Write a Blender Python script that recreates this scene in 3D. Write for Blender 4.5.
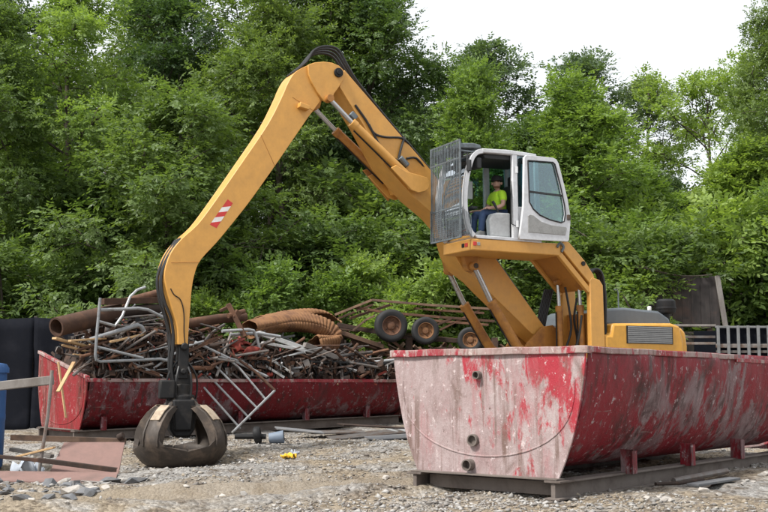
import bpy, bmesh, math, random
import numpy as np
from mathutils import Vector, Matrix, Euler
R = math.radians
scene = bpy.context.scene
COL = scene.collection
for o in list(bpy.data.objects): bpy.data.objects.remove(o)

# ------------------------------------------------------------------ camera
EYE = 1.35
cam_data = bpy.data.cameras.new('camera')
cam_data.lens = 50.0; cam_data.sensor_width = 36.0
cam_data.clip_start = 0.1; cam_data.clip_end = 2000
cam = bpy.data.objects.new('camera', cam_data); COL.objects.link(cam)
cam.location = (0, 0, EYE)
cam.rotation_euler = (R(90 + 6.894), 0, 0)
scene.camera = cam
cy = scene.cycles; cy.max_bounces = 6; cy.diffuse_bounces = 3; cy.glossy_bounces = 3; cy.transmission_bounces = 4; cy.transparent_max_bounces = 8; cy.use_adaptive_sampling = True; cy.adaptive_threshold = .015

# ------------------------------------------------------------------ sky, sun, exposure
SUN_AZ, SUN_EL = R(-128), R(52)          # azimuth from +Y towards +X
world = bpy.data.worlds.new('World'); scene.world = world; world.use_nodes = True
nt = world.node_tree; nt.nodes.clear()
wo = nt.nodes.new('ShaderNodeOutputWorld'); bg = nt.nodes.new('ShaderNodeBackground')
sky = nt.nodes.new('ShaderNodeTexSky'); sky.sky_type = 'NISHITA'; sky.sun_disc = False
sky.sun_elevation = SUN_EL; sky.sun_rotation = SUN_AZ; sky.dust_density = 3.0; sky.air_density = 1.0
mx = nt.nodes.new('ShaderNodeMix'); mx.data_type = 'RGBA'; mx.inputs[0].default_value = 0.82
mx.inputs[7].default_value = (9.3, 9.55, 9.75, 1)     # bright even cloud
nt.links.new(sky.outputs[0], mx.inputs[6]); nt.links.new(mx.outputs[2], bg.inputs[0])
bg.inputs[1].default_value = 0.105
nt.links.new(bg.outputs[0], wo.inputs[0])
sd = bpy.data.lights.new('sun', 'SUN'); sd.energy = 4.2; sd.angle = R(9); sd.color = (1, .965, .91)
sun = bpy.data.objects.new('sun', sd); COL.objects.link(sun)
sun_dir = Vector((math.sin(SUN_AZ)*math.cos(SUN_EL), math.cos(SUN_AZ)*math.cos(SUN_EL), math.sin(SUN_EL)))
sun.rotation_euler = sun_dir.to_track_quat('Z', 'Y').to_euler(); sun.location = (0, -5, 30)
vs = scene.view_settings; vs.view_transform = 'Standard'; vs.look = 'None'; vs.exposure = 0.4; vs.gamma = 1.0

# ------------------------------------------------------------------ materials
def nodes(name):
    m = bpy.data.materials.new(name); m.use_nodes = True
    t = m.node_tree; b = t.nodes['Principled BSDF']
    return m, t, b
def N(t, typ, **kw):
    n = t.nodes.new(typ)
    for k, v in kw.items(): setattr(n, k, v)
    return n
def c4(c): return (c[0], c[1], c[2], 1)
def noise(t, vec, scale, detail=4, rough=.6, dist=0):
    n = N(t, 'ShaderNodeTexNoise'); n.inputs['Scale'].default_value = scale
    n.inputs['Detail'].default_value = detail; n.inputs['Roughness'].default_value = rough
    n.inputs['Distortion'].default_value = dist
    t.links.new(vec, n.inputs['Vector']); return n.outputs['Fac']
def mapped(t, scale=(1,1,1), rot=(0,0,0), loc=(0,0,0), src='Object'):
    tc = N(t, 'ShaderNodeTexCoord'); mp = N(t, 'ShaderNodeMapping')
    mp.inputs['Scale'].default_value = scale; mp.inputs['Rotation'].default_value = rot
    mp.inputs['Location'].default_value = loc
    t.links.new(tc.outputs[src], mp.inputs['Vector']); return mp.outputs['Vector']
def ramp(t, fac, p0, p1, c0=(0,0,0), c1=(1,1,1)):
    r = N(t, 'ShaderNodeValToRGB'); e = r.color_ramp.elements
    e[0].position = p0; e[1].position = p1; e[0].color = c4(c0); e[1].color = c4(c1)
    t.links.new(fac, r.inputs[0]); return r.outputs[0]
def mix(t, fac, a, b, mode='MIX'):
    m = N(t, 'ShaderNodeMix', data_type='RGBA', blend_type=mode)
    for s, v in ((m.inputs[0], fac), (m.inputs[6], a), (m.inputs[7], b)):
        if hasattr(v, 'links'): t.links.new(v, s)
        elif isinstance(v, (int, float)): s.default_value = v
        else: s.default_value = c4(v)
    return m.outputs[2]
def math_n(t, op, a, b=0.0):
    m = N(t, 'ShaderNodeMath', operation=op)
    for s, v in ((m.inputs[0], a), (m.inputs[1], b)):
        if hasattr(v, 'links'): t.links.new(v, s)
        else: s.default_value = v
    return m.outputs[0]
def bump(t, b, h, strength=.3, dist=.02):
    n = N(t, 'ShaderNodeBump'); n.inputs['Strength'].default_value = strength; n.inputs['Distance'].default_value = dist
    t.links.new(h, n.inputs['Height']); t.links.new(n.outputs[0], b.inputs['Normal'])
def setb(b, rough=.5, metal=0, spec=.5):
    b.inputs['Roughness'].default_value = rough; b.inputs['Metallic'].default_value = metal
    b.inputs['Specular IOR Level'].default_value = spec
MAT = {}
def worn(name, base, dirt, amount=.5, scale=3., rough=.5, metal=0, streak=1., fine=None, bmp=.15, bdist=.006, var=0.0):
    """a painted or raw surface: base colour with blotches of a second colour and fine grime"""
    m, t, b = nodes(name); v = mapped(t, (scale, scale, scale*streak))
    n1 = noise(t, v, 1.0, 7, .65, .3)
    f = ramp(t, n1, 1-amount-.08, 1-amount+.14)
    col = mix(t, f, base, dirt)
    v2 = mapped(t, (14*scale/3,)*3); n2 = noise(t, v2, 1.0, 5, .7)
    col = mix(t, ramp(t, n2, .35, .75), col, fine or tuple(c*.72 for c in base), 'MIX') if fine else mix(t, .35, col, ramp(t, n2, .25, .75, (.55,.55,.55), (1.25,1.25,1.25)), 'MULTIPLY')
    if var:
        oi = N(t, 'ShaderNodeObjectInfo')
        col = mix(t, 1.0, col, ramp(t, oi.outputs['Random'], 0, 1, (1-var,)*3, (1+var, 1+var*.9, 1+var*.8)), 'MULTIPLY')
    t.links.new(col, b.inputs['Base Color']); setb(b, rough, metal)
    t.links.new(ramp(t, n2, .2, .8, (rough-.12,)*3, (min(1, rough+.15),)*3), b.inputs['Roughness'])
    bump(t, b, n2, bmp, bdist); MAT[name] = m; return m
def plain(name, col, rough=.5, metal=0, spec=.5):
    m, t, b = nodes(name)
    v = mapped(t, (9, 9, 9)); n = noise(t, v, 1.0, 4, .6)
    t.links.new(mix(t, .5, col, ramp(t, n, .2, .8, (.7,.7,.7), (1.2,1.2,1.2)), 'MULTIPLY'), b.inputs['Base Color'])
    setb(b, rough, metal, spec); MAT[name] = m; return m
def glass(name, tint, refl=.08, tr=.85):
    m, t, b = nodes(name); t.nodes.remove(b)
    out = [n for n in t.nodes if n.type == 'OUTPUT_MATERIAL'][0]
    tp = N(t, 'ShaderNodeBsdfTransparent'); tp.inputs[0].default_value = c4(tuple(c*tr for c in tint))
    gl = N(t, 'ShaderNodeBsdfGlossy'); gl.inputs['Roughness'].default_value = .03; gl.inputs[0].default_value = (.9,.95,1,1)
    fr = N(t, 'ShaderNodeFresnel'); fr.inputs[0].default_value = 1.5
    a = math_n(t, 'ADD', fr.outputs[0], refl)
    ms = N(t, 'ShaderNodeMixShader'); t.links.new(a, ms.inputs[0]); t.links.new(tp.outputs[0], ms.inputs[1]); t.links.new(gl.outputs[0], ms.inputs[2])
    t.links.new(ms.outputs[0], out.inputs[0]); MAT[name] = m; return m

worn('orange', (.60,.305,.068), (.54,.26,.052), .36, 1.2, .42, bmp=.03)
worn('orange_worn', (.42,.185,.035), (.20,.08,.025), .44, 2.6, .55, bmp=.1)
worn('house_orange', (.60,.30,.040), (.53,.25,.035), .4, 2, .4, bmp=.03)
worn('black_metal', (.012,.012,.013), (.035,.030,.026), .42, 4, .6)
MAT['black_metal'].node_tree.nodes['Principled BSDF'].inputs['Specular IOR Level'].default_value = .3
worn('dark_iron', (.055,.048,.042), (.13,.085,.055), .45, 5, .62, .3)
worn('grapple_steel', (.060,.048,.040), (.15,.112,.085), .44, 3.6, .62, .3, bmp=.35)
worn('wear_plate', (.42,.34,.25), (.22,.16,.11), .45, 6, .6, .2)
worn('chrome', (.50,.50,.50), (.42,.41,.40), .3, 5, .3, .85, bmp=.0)
worn('stake_grey', (.17,.175,.18), (.11,.105,.10), .45, 5, .85)
worn('cab_paint', (.60,.61,.63), (.46,.46,.46), .4, 3, .38, bmp=.03)
worn('cab_grey', (.30,.30,.29), (.22,.22,.21), .45, 8, .6)
worn('cab_dark', (.03,.032,.034), (.05,.05,.05), .4, 6, .7)
worn('console', (.46,.47,.47), (.36,.36,.36), .4, 5, .6)
worn('guard_steel', (.15,.175,.19), (.08,.085,.09), .45, 8, .5, .4)
plain('hood', (.10,.115,.13), .35); plain('radiator', (.30,.305,.31), .6)
plain('rubber', (.016,.016,.017), .75); plain('hose', (.012,.012,.013), .5)
plain('decal_red', (.55,.035,.03), .5); plain('decal_white', (.75,.72,.70), .5)
plain('paper', (.72,.74,.76), .7); plain('plastic_blue', (.022,.085,.24), .55)
plain('yellow_cloth', (.72,.42,.03), .8); plain('bucket_plastic', (.16,.20,.26), .6); plain('white_cloth', (.40,.44,.50), .8)
glass('cab_glass', (.80,.92,.90), .03, .85); glass('screen_glass', (.45,.58,.62), .28, .8); glass('door_glass', (.55,.78,.80), .10, .85)
worn('rust', (.090,.045,.028), (.165,.082,.046), .48, 4, .85, .1, bmp=.35, var=.45)
worn('rust_dark', (.040,.025,.019), (.085,.045,.029), .45, 5, .85, .1, bmp=.35, var=.35)
worn('rust_orange', (.215,.105,.045), (.12,.055,.028), .45, 4, .9, bmp=.35)
worn('galv', (.32,.335,.35), (.17,.155,.14), .40, 7, .5, .35, bmp=.1, var=.3)
worn('dull_steel', (.16,.15,.145), (.11,.07,.05), .48, 5, .6, .3, bmp=.15, var=.4)
worn('pale_paint', (.56,.57,.57), (.30,.25,.20), .38, 6, .6, bmp=.1, var=.15)
worn('red_oxide', (.215,.130,.112), (.165,.105,.09), .45, 2.2, .85, bmp=.15)
worn('red_scrap', (.30,.05,.035), (.12,.05,.035), .45, 5, .7)
worn('wood_tan', (.50,.33,.17), (.33,.20,.10), .45, 4, .85, streak=.2, bmp=.2)
worn('wood_grey', (.21,.192,.178), (.13,.112,.098), .48, 4, .9, streak=.3, bmp=.25)
worn('wood_brown', (.17,.105,.07), (.085,.055,.04), .48, 4, .9, bmp=.25, var=.25)
worn('tarp', (.006,.007,.011), (.012,.013,.018), .4, 1.5, .85, bmp=.1)
MAT['tarp'].node_tree.nodes['Principled BSDF'].inputs['Specular IOR Level'].default_value = .12
worn('concrete', (.36,.34,.315), (.25,.225,.20), .45, 7, .9, bmp=.4, var=.25)
worn('slate', (.13,.135,.145), (.20,.19,.18), .42, 6, .8, bmp=.3, var=.25)
worn('bark', (.085,.068,.052), (.045,.036,.028), .5, 5, .95, streak=.25, bmp=.6, bdist=.03)
worn('denim', (.045,.075,.16), (.07,.11,.20), .45, 12, .9)
worn('hi_vis', (.58,.95,.05), (.52,.88,.05), .4, 8, .8)
worn('skin', (.62,.38,.29), (.55,.31,.23), .4, 10, .55)
plain('cap_cloth', (.018,.017,.018), .85); plain('boot', (.35,.33,.31), .8); plain('beard', (.20,.10,.06), .9)

def board_mat():
    m, t, b = nodes('board_panel'); v = mapped(t, (2.2, 2.2, .5)); n = noise(t, v, 1, 8, .7, .5)
    c = ramp(t, n, .3, .72, (.014,.012,.012), (.070,.057,.053))
    n2 = noise(t, mapped(t, (1.2,1.2,1.2)), 1, 4, .6)
    t.links.new(mix(t, ramp(t, n2, .5, .72), c, (.10,.058,.045)), b.inputs['Base Color']); setb(b, .9)
    bump(t, b, n, .3, .01); MAT['board_panel'] = m
board_mat()

def tub_paint(name, faded, faded2, red, rust, red_pos, seed, tilt=0, dirt=.5, flow=(0, 0)):
    """chalked paint: mottled faded coat, hard-edged islands of old red, brown run-off, scrapes"""
    m, t, b = nodes(name)
    rot = (0, R(tilt), 0)
    mot = noise(t, mapped(t, (2.2, 2.2, 1.5), loc=(seed, 1, 2)), 1.0, 9, .72, .6)
    col = mix(t, ramp(t, mot, .38, .62), faded, faded2)
    big = noise(t, mapped(t, (.7, .9, .55), loc=(seed, 0, 3)), 1.0, 3, .5)
    det = noise(t, mapped(t, (5.5, 5.5, 1.9), rot, (seed, seed, 0)), 1.0, 10, .72, .35)
    sep = N(t, 'ShaderNodeSeparateXYZ'); t.links.new(mapped(t), sep.inputs[0])
    s_ = math_n(t, 'ADD', math_n(t, 'MULTIPLY', det, .55), math_n(t, 'MULTIPLY', big, .55))
    s_ = math_n(t, 'ADD', s_, math_n(t, 'ADD', math_n(t, 'MULTIPLY', sep.outputs[1], flow[0]), math_n(t, 'MULTIPLY', sep.outputs[2], flow[1])))
    col = mix(t, ramp(t, s_, red_pos, red_pos+.045), col, red)
    wash = noise(t, mapped(t, (3.4, 3.4, .9), rot, (4, seed, 7)), 1.0, 8, .7, .5)
    col = mix(t, math_n(t, 'MULTIPLY', ramp(t, wash, .50, .66), .55), col, tuple(.5*(p+q) for p, q in zip(faded, red)))
    run = noise(t, mapped(t, (11, 11, .7), rot, (0, seed, 9)), 1.0, 6, .6, .25)
    gate = noise(t, mapped(t, (1.3, 1.3, .9), loc=(seed, 8, 2)), 1.0, 3, .5)
    col = mix(t, math_n(t, 'MULTIPLY', math_n(t, 'MULTIPLY', ramp(t, run, .50, .62), ramp(t, gate, .42, .58)), .85), col, rust)
    blot = noise(t, mapped(t, (2.0, 2.0, 1.3), rot, (9, 3, seed)), 1.0, 8, .7, .8)
    col = mix(t, math_n(t, 'MULTIPLY', ramp(t, blot, .72-dirt*.3, .86-dirt*.3), .75), col, tuple(c*.9 for c in rust))
    scr = noise(t, mapped(t, (1.1, 1.1, 26), (0, R(8), 0), (seed, 0, 0)), 1.0, 5, .6, .5)
    col = mix(t, math_n(t, 'MULTIPLY', ramp(t, scr, .66, .70), .7), col, (.20,.15,.14))
    chip = noise(t, mapped(t, (13, 13, 10), loc=(0, seed, 0)), 1.0, 5, .75)
    col = mix(t, ramp(t, chip, .60, .65), col, tuple(min(1, c*1.25+.04) for c in faded2))
    col = mix(t, ramp(t, chip, .31, .36, (1,1,1), (0,0,0)), col, (.11,.07,.06))
    grit = noise(t, mapped(t, (60, 60, 60)), 1.0, 3, .7)
    col = mix(t, .5, col, ramp(t, grit, .2, .8, (.65,.64,.63), (1.3,1.3,1.3)), 'MULTIPLY')
    t.links.new(col, b.inputs['Base Color']); setb(b, .7, 0, .25)
    t.links.new(ramp(t, s_, red_pos-.1, red_pos+.1, (.85,)*3, (.55,)*3), b.inputs['Roughness'])
    h = math_n(t, 'ADD', math_n(t, 'MULTIPLY', mot, 1.2), math_n(t, 'ADD', math_n(t, 'MULTIPLY', chip, .5), math_n(t, 'MULTIPLY', big, 2.5)))
    bump(t, b, h, .45, .03); MAT[name] = m
tub_paint('tub_end_paint', (.285,.205,.20), (.385,.315,.31), (.34,.032,.046), (.15,.095,.078), .585, 3.1, 0, .50, (-.060, .060))
tub_paint('tub_side_paint', (.165,.085,.09), (.25,.19,.195), (.205,.014,.023), (.050,.022,.020), .505, 7.7, 28, .72, (0, .025))
tub_paint('tub_rim_paint', (.30,.20,.19), (.36,.29,.27), (.28,.030,.042), (.15,.085,.065), .56, 1.3, 0, .5)
tub_paint('red_tub_end', (.22,.06,.055), (.26,.13,.12), (.24,.022,.026), (.085,.035,.025), .46, 4.4, 0, .6)
tub_paint('red_tub_side', (.115,.060,.066), (.19,.13,.14), (.135,.008,.013), (.040,.018,.018), .50, 9.2, 10, .6, (0, .05))
worn('skid_steel', (.15,.125,.11), (.085,.065,.055), .45, 3, .85, 0, bmp=.25)

def leaf_mat(name, dark, light, trans):
    m, t, b = nodes(name); out = [n for n in t.nodes if n.type == 'OUTPUT_MATERIAL'][0]
    g = N(t, 'ShaderNodeNewGeometry'); oi = N(t, 'ShaderNodeObjectInfo')
    at = N(t, 'ShaderNodeAttribute', attribute_name='tint')
    f = math_n(t, 'ADD', math_n(t, 'MULTIPLY', g.outputs['Random Per Island'], .45), math_n(t, 'MULTIPLY', at.outputs['Fac'], .55))
    col = mix(t, f, dark, light)
    col = mix(t, 1.0, col, ramp(t, oi.outputs['Random'], 0, 1, (.80,.84,.86), (1.22,1.14,1.05)), 'MULTIPLY')
    t.links.new(col, b.inputs['Base Color']); setb(b, .48, 0, .35)
    tr = N(t, 'ShaderNodeBsdfTranslucent')
    t.links.new(mix(t, 1.0, col, (1.5,1.55,.65), 'MULTIPLY'), tr.inputs[0])
    ms = N(t, 'ShaderNodeMixShader'); ms.inputs[0].default_value = trans
    t.links.new(b.outputs[0], ms.inputs[1]); t.links.new(tr.outputs[0], ms.inputs[2]); t.links.new(ms.outputs[0], out.inputs[0])
    MAT[name] = m
leaf_mat('leaf_mid', (.060,.106,.034), (.170,.245,.078), .40)
leaf_mat('leaf_light', (.100,.170,.044), (.250,.350,.100), .42)
leaf_mat('leaf_dark', (.044,.082,.034), (.115,.178,.064), .36)
leaf_mat('leaf_blue', (.070,.112,.064), (.150,.210,.115), .38)

def ground_mat():
    m, t, b = nodes('gravel_ground')
    v = mapped(t, (1,1,1))
    big = noise(t, mapped(t, (.33,.5,.5), (0,0,R(-18))), 1.0, 5, .6, .6)
    med = noise(t, v, 3.2, 6, .65, .4)
    fine = noise(t, v, 38, 5, .75)
    peb = N(t, 'ShaderNodeTexVoronoi'); peb.inputs['Scale'].default_value = 26; t.links.new(v, peb.inputs['Vector'])
    col = mix(t, ramp(t, big, .42, .56), (.265,.253,.238), (.265,.218,.16))
    col = mix(t, ramp(t, med, .50, .64), col, (.14,.112,.085))
    pat = noise(t, mapped(t, (.9,1.6,1), loc=(3,7,0)), 1.0, 6, .65, .5)
    col = mix(t, ramp(t, pat, .55, .68), col, (.36,.345,.325))
    col = mix(t, .8, col, ramp(t, fine, .25, .75, (.5,.5,.5), (1.4,1.4,1.4)), 'MULTIPLY')
    bw = N(t, 'ShaderNodeRGBToBW'); t.links.new(peb.outputs['Color'], bw.inputs[0]); col = mix(t, .7, col, bw.outputs[0], 'SOFT_LIGHT')
    far = N(t, 'ShaderNodeSeparateXYZ'); t.links.new(v, far.inputs[0])
    col = mix(t, ramp(t, math_n(t, 'MULTIPLY', far.outputs[1], .01), .27, .31), col, (.06,.075,.03))
    X_, Y_ = far.outputs[0], far.outputs[1]
    dd = math_n(t, 'SUBTRACT', Y_, math_n(t, 'ADD', math_n(t, 'MULTIPLY', X_, .30), math_n(t, 'ADD', math_n(t, 'MULTIPLY', math_n(t, 'MULTIPLY', X_, X_), .018), 13.3)))
    wob = math_n(t, 'ADD', math_n(t, 'ABSOLUTE', dd), math_n(t, 'MULTIPLY', math_n(t, 'SUBTRACT', med, .5), 3.2))
    trk = math_n(t, 'MULTIPLY', ramp(t, math_n(t, 'MULTIPLY', wob, .4), .22, .52, (1,1,1), (0,0,0)), .75)
    trk = math_n(t, 'MULTIPLY', trk, ramp(t, math_n(t, 'MULTIPLY', math_n(t, 'ADD', X_, 10), .1), .28, .36))
    trk = math_n(t, 'MULTIPLY', trk, ramp(t, math_n(t, 'MULTIPLY', X_, .1), .02, .2, (1,1,1), (0,0,0)))
    dirt_c = mix(t, ramp(t, fine, .3, .7), (.205,.165,.12), (.315,.262,.195))
    col = mix(t, trk, col, dirt_c)
    t.links.new(col, b.inputs['Base Color']); setb(b, .95, 0, .2)
    bump(t, b, math_n(t, 'ADD', fine, math_n(t, 'MULTIPLY', peb.outputs['Distance'], -.8)), .8, .03)
    MAT['gravel_ground'] = m
    m, t, b = nodes('stone')
    g = N(t, 'ShaderNodeNewGeometry')
    r = N(t, 'ShaderNodeValToRGB'); e = r.color_ramp.elements
    e[0].color = (.12,.10,.085,1); e[1].color = (.38,.368,.35,1)
    x = e.new(.45); x.color = (.27,.26,.245,1); x = e.new(.65); x.color = (.28,.23,.165,1); x = e.new(.75); x.color = (.34,.33,.315,1)
    t.links.new(g.outputs['Random Per Island'], r.inputs[0]); t.links.new(r.outputs[0], b.inputs['Base Color']); setb(b, .9, 0, .25)
    MAT['stone'] = m
ground_mat()

# ------------------------------------------------------------------ mesh helpers
def link(o, parent=None):
    COL.objects.link(o)
    if parent is not None: o.parent = parent
    return o
def tag(o, label, cat, group=None, kind=None):
    if label: o['label'] = label
    if cat: o['category'] = cat
    if group: o['group'] = group
    if kind: o['kind'] = kind
    return o
def empty(name, loc, rz=0.0, rot=None):
    o = bpy.data.objects.new(name, None); COL.objects.link(o); o.empty_display_size = .3
    o.location = loc; o.rotation_euler = rot or (0, 0, rz); return o

class MB:
    def __init__(self): self.v = []; self.f = []; self.mi = []; self.cur = 0
    def add(self, vs, fs):
        k = len(self.v); self.v += [tuple(p) for p in vs]
        for q in fs: self.f.append([i+k for i in q]); self.mi.append(self.cur)
        return self
    def box(self, c, s, M=None, jit=0):
        x, y, z = (d/2 for d in s)
        P = [Vector((a*x, b_*y, e*z)) for a in (-1,1) for b_ in (-1,1) for e in (-1,1)]
        if M is not None: P = [M @ p for p in P]
        P = [p + Vector(c) for p in P]
        return self.add(P, [(0,1,3,2),(4,6,7,5),(0,4,5,1),(2,3,7,6),(0,2,6,4),(1,5,7,3)])
    def bar(self, a, b, w, h, up=(0,0,1)):
        a, b = Vector(a), Vector(b); d = b-a; L = d.length; x = d.normalized(); u = Vector(up)
        y = u.cross(x)
        if y.length < 1e-4: y = Vector((0,1,0)).cross(x)
        y.normalize(); z = x.cross(y)
        M = Matrix((x, y, z)).transposed()
        return self.box((a+b)/2, (L, w, h), M)
    def tube(self, pts, r, n=8, cap=True, smooth=0, hollow=0):
        P = [Vector(p) for p in pts]
        if smooth: P = spline(P, smooth)
        rs = r if isinstance(r, (list, tuple)) else [r]*len(P)
        if len(rs) != len(P):
            rs = [rs[0] + (rs[-1]-rs[0])*i/(len(P)-1) for i in range(len(P))]
        vs, fs = [], []; ref = None
        for i, p in enumerate(P):
            d = (P[min(i+1, len(P)-1)] - P[max(i-1, 0)]).normalized()
            if ref is None:
                ref = Vector((0,0,1)) if abs(d.z) < .9 else Vector((1,0,0))
            y = ref - d*ref.dot(d)
            if y.length < 1e-5: y = d.orthogonal()
            y.normalize(); ref = y; x = d.cross(y)
            for k in range(n):
                a = 2*math.pi*k/n; vs.append(p + (x*math.cos(a) + y*math.sin(a))*rs[i])
        m = len(P)
        for i in range(m-1):
            for k in range(n): fs.append((i*n+k, i*n+(k+1) % n, (i+1)*n+(k+1) % n, (i+1)*n+k))
        if hollow:
            base = len(vs)
            for i, p in enumerate(P):
                for k in range(n): vs.append(p + (vs[i*n+k]-p)*hollow)
            for i in range(m-1):
                for k in range(n): fs.append((base+i*n+(k+1) % n, base+i*n+k, base+(i+1)*n+k, base+(i+1)*n+(k+1) % n))
            for i in (0, m-1):
                for k in range(n):
                    q = (i*n+k, base+i*n+k, base+i*n+(k+1) % n, i*n+(k+1) % n)
                    fs.append(q if i == 0 else q[::-1])
        elif cap: fs.append(tuple(range(n))[::-1]); fs.append(tuple(range((m-1)*n, m*n)))
        return self.add(vs, fs)
    def prism(self, outline, y0, y1):
        """outline in local (x, z), extruded from y0 to y1"""
        n = len(outline)
        area = sum(outline[i][0]*outline[(i+1) % n][1]-outline[(i+1) % n][0]*outline[i][1] for i in range(n))
        o = list(outline) if area > 0 else list(outline)[::-1]
        vs = [(x, y0, z) for x, z in o] + [(x, y1, z) for x, z in o]
        fs = [tuple(range(n)), tuple(range(2*n-1, n-1, -1))]
        for i in range(n): j = (i+1) % n; fs.append((i, i+n, j+n, j))
        return self.add(vs, fs)
    def lathe(self, prof, n=16, M=None, c=(0,0,0), cap=True):
        vs, fs = [], []
        for r, z in prof:
            for k in range(n): a = 2*math.pi*k/n; vs.append(Vector((r*math.cos(a), r*math.sin(a), z)))
        m = len(prof)
        for i in range(m-1):
            for k in range(n): fs.append((i*n+k, i*n+(k+1) % n, (i+1)*n+(k+1) % n, (i+1)*n+k))
        if cap and prof[0][0] > 1e-4: fs.append(tuple(range(n))[::-1])
        if cap and prof[-1][0] > 1e-4: fs.append(tuple(range((m-1)*n, m*n)))
        if M is not None: vs = [M @ p for p in vs]
        return self.add([p+Vector(c) for p in vs], fs)
    def build(self, name, mat, parent=None, bevel=0, smooth=35, recentre=None, seg=2):
        me = bpy.data.meshes.new(name)
        V = self.v; off = Vector((0,0,0))
        if recentre or (recentre is None and parent is None):
            a = np.array(V); off = Vector((a[:,0].mean(), a[:,1].mean(), a[:,2].min()))
            V = [tuple(Vector(p)-off) for p in V]
        me.from_pydata(V, [], self.f)
        for mm in (mat if isinstance(mat, (list, tuple)) else [mat]): me.materials.append(MAT[mm])
        if any(self.mi): me.polygons.foreach_set('material_index', self.mi)
        me.update()
        if smooth:
            me.polygons.foreach_set('use_smooth', [True]*len(me.polygons)); me.set_sharp_from_angle(angle=R(smooth))
        o = bpy.data.objects.new(name, me); link(o, parent); o.location = off
        if bevel:
            b = o.modifiers.new('bevel', 'BEVEL'); b.width = bevel; b.segments = seg; b.limit_method = 'ANGLE'; b.angle_limit = R(40)
        return o
def spline(P, k):
    out = []
    n = len(P)
    for i in range(n-1):
        p0, p1, p2, p3 = P[max(i-1,0)], P[i], P[i+1], P[min(i+2,n-1)]
        for j in range(k):
            t = j/k
            out.append(.5*((2*p1)+(p2-p0)*t+(2*p0-5*p1+4*p2-p3)*t*t+(3*p1-p0-3*p2+p3)*t**3))
    out.append(P[-1]); return out
def holed(name, outer, holes, y0, y1, mat, parent, bevel=0.004):
    """flat plate in (x, z) with holes, via a filled 2D curve"""
    cu = bpy.data.curves.new(name, 'CURVE'); cu.dimensions = '2D'; cu.fill_mode = 'BOTH'
    for ring in [outer]+holes:
        sp = cu.splines.new('POLY'); sp.points.add(len(ring)-1); sp.use_cyclic_u = True
        for p, (x, z) in zip(sp.points, ring): p.co = (x, z, 0, 1)
    cu.extrude = abs(y1-y0)/2; cu.bevel_depth = bevel; cu.bevel_resolution = 1
    tmp = bpy.data.objects.new('tmp', cu); COL.objects.link(tmp)
    bpy.context.view_layer.update()
    me = bpy.data.meshes.new_from_object(tmp.evaluated_get(bpy.context.evaluated_depsgraph_get()))
    bpy.data.objects.remove(tmp); me.name = name
    me.transform(Matrix.Translation((0, (y0+y1)/2, 0)) @ Matrix.Rotation(R(90), 4, 'X'))
    me.materials.clear(); me.materials.append(MAT[mat])
    o = bpy.data.objects.new(name, me); return link(o, parent)
def copy_tree(o, parent=None):
    c = o.copy(); COL.objects.link(c); c.parent = parent
    for ch in list(o.children): copy_tree(ch, c)
    return c

# ------------------------------------------------------------------ ground
CTRL = np.array([(-3.3,17.5,.02),(-2.6,17.0,.06),(-5,14.5,.03),(-4,12,.08),(0,10,.08),(-3,10,.05),(2,9.6,.13),(2,11,.18),(.2,12.4,.18),(5,15,.2),(3,13,.2),(0,14,.15),
    (-1.5,17,.19),(-2.3,19,.31),(0,19,.34),(-5.4,19.6,.31),(.4,24,.47),(3.9,21.4,.28),(8,22,.3),(-8,22,.35),(-7,17,.12),(0,30,.5),(15,30,.5),(-15,30,.5),
    (-10,10,.1),(10,12,.25),(0,4,0),(4,17.5,.22),(-2,21.7,.38),(-7,22,.36)])
def wave(x, y, s, seed):
    r = np.random.RandomState(seed); out = 0
    for k in range(9):
        a = r.uniform(0, 6.283); f = s*r.uniform(.6, 1.9)
        out = out + np.sin((x*math.cos(a)+y*math.sin(a))*f + r.uniform(0, 6.283))
    return out/4.0
def ground_z(x, y):
    x = np.asarray(x, float); y = np.asarray(y, float)
    num = 0; den = 0
    for cx, cy, cz in CTRL:
        w = 1/((x-cx)**2+(y-cy)**2+.35)**1.7; num = num+w*cz; den = den+w
    z = num/den
    near = np.clip(1-(y-24)/8, 0, 1)*np.clip(1-(np.abs(x)-10)/4, 0, 1)
    calm = 1-.85*np.exp(-(((x+3.3)/1.0)**2+((y-17.5)/.9)**2))
    z = z + near*calm*(.036*wave(x, y, 1.6, 1)+.026*wave(x, y, 5, 2)+.012*wave(x, y, 13, 3)+.007*wave(x, y, 31, 4))
    # wheel ruts sweeping across the open yard
    d = (y-(13.0+.30*x+.018*x*x))
    ruts = np.exp(-((d-.0)/.22)**2)+.8*np.exp(-((d-1.7)/.22)**2)+.6*np.exp(-((d+1.3)/.25)**2)
    berm = np.exp(-((d-.42)/.18)**2)+np.exp(-((d-1.28)/.18)**2)+.7*np.exp(-((d+.8)/.2)**2)
    mask = np.clip((x+7)/2, 0, 1)*np.clip((2.2-x)/1.2, 0, 1)
    z = z + mask*(-.07*ruts+.06*berm)*(1+.5*wave(x, y, 7, 5))
    return z + np.clip((y-34)/60, 0, 1)*1.2
def gz(x, y): return float(ground_z(np.array([x]), np.array([y]))[0])
def axis(parts):
    out = [parts[0][0]]
    for a, b, s in parts: out += list(np.arange(a+s, b+s*.5, s))
    return np.array(out)
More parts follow.
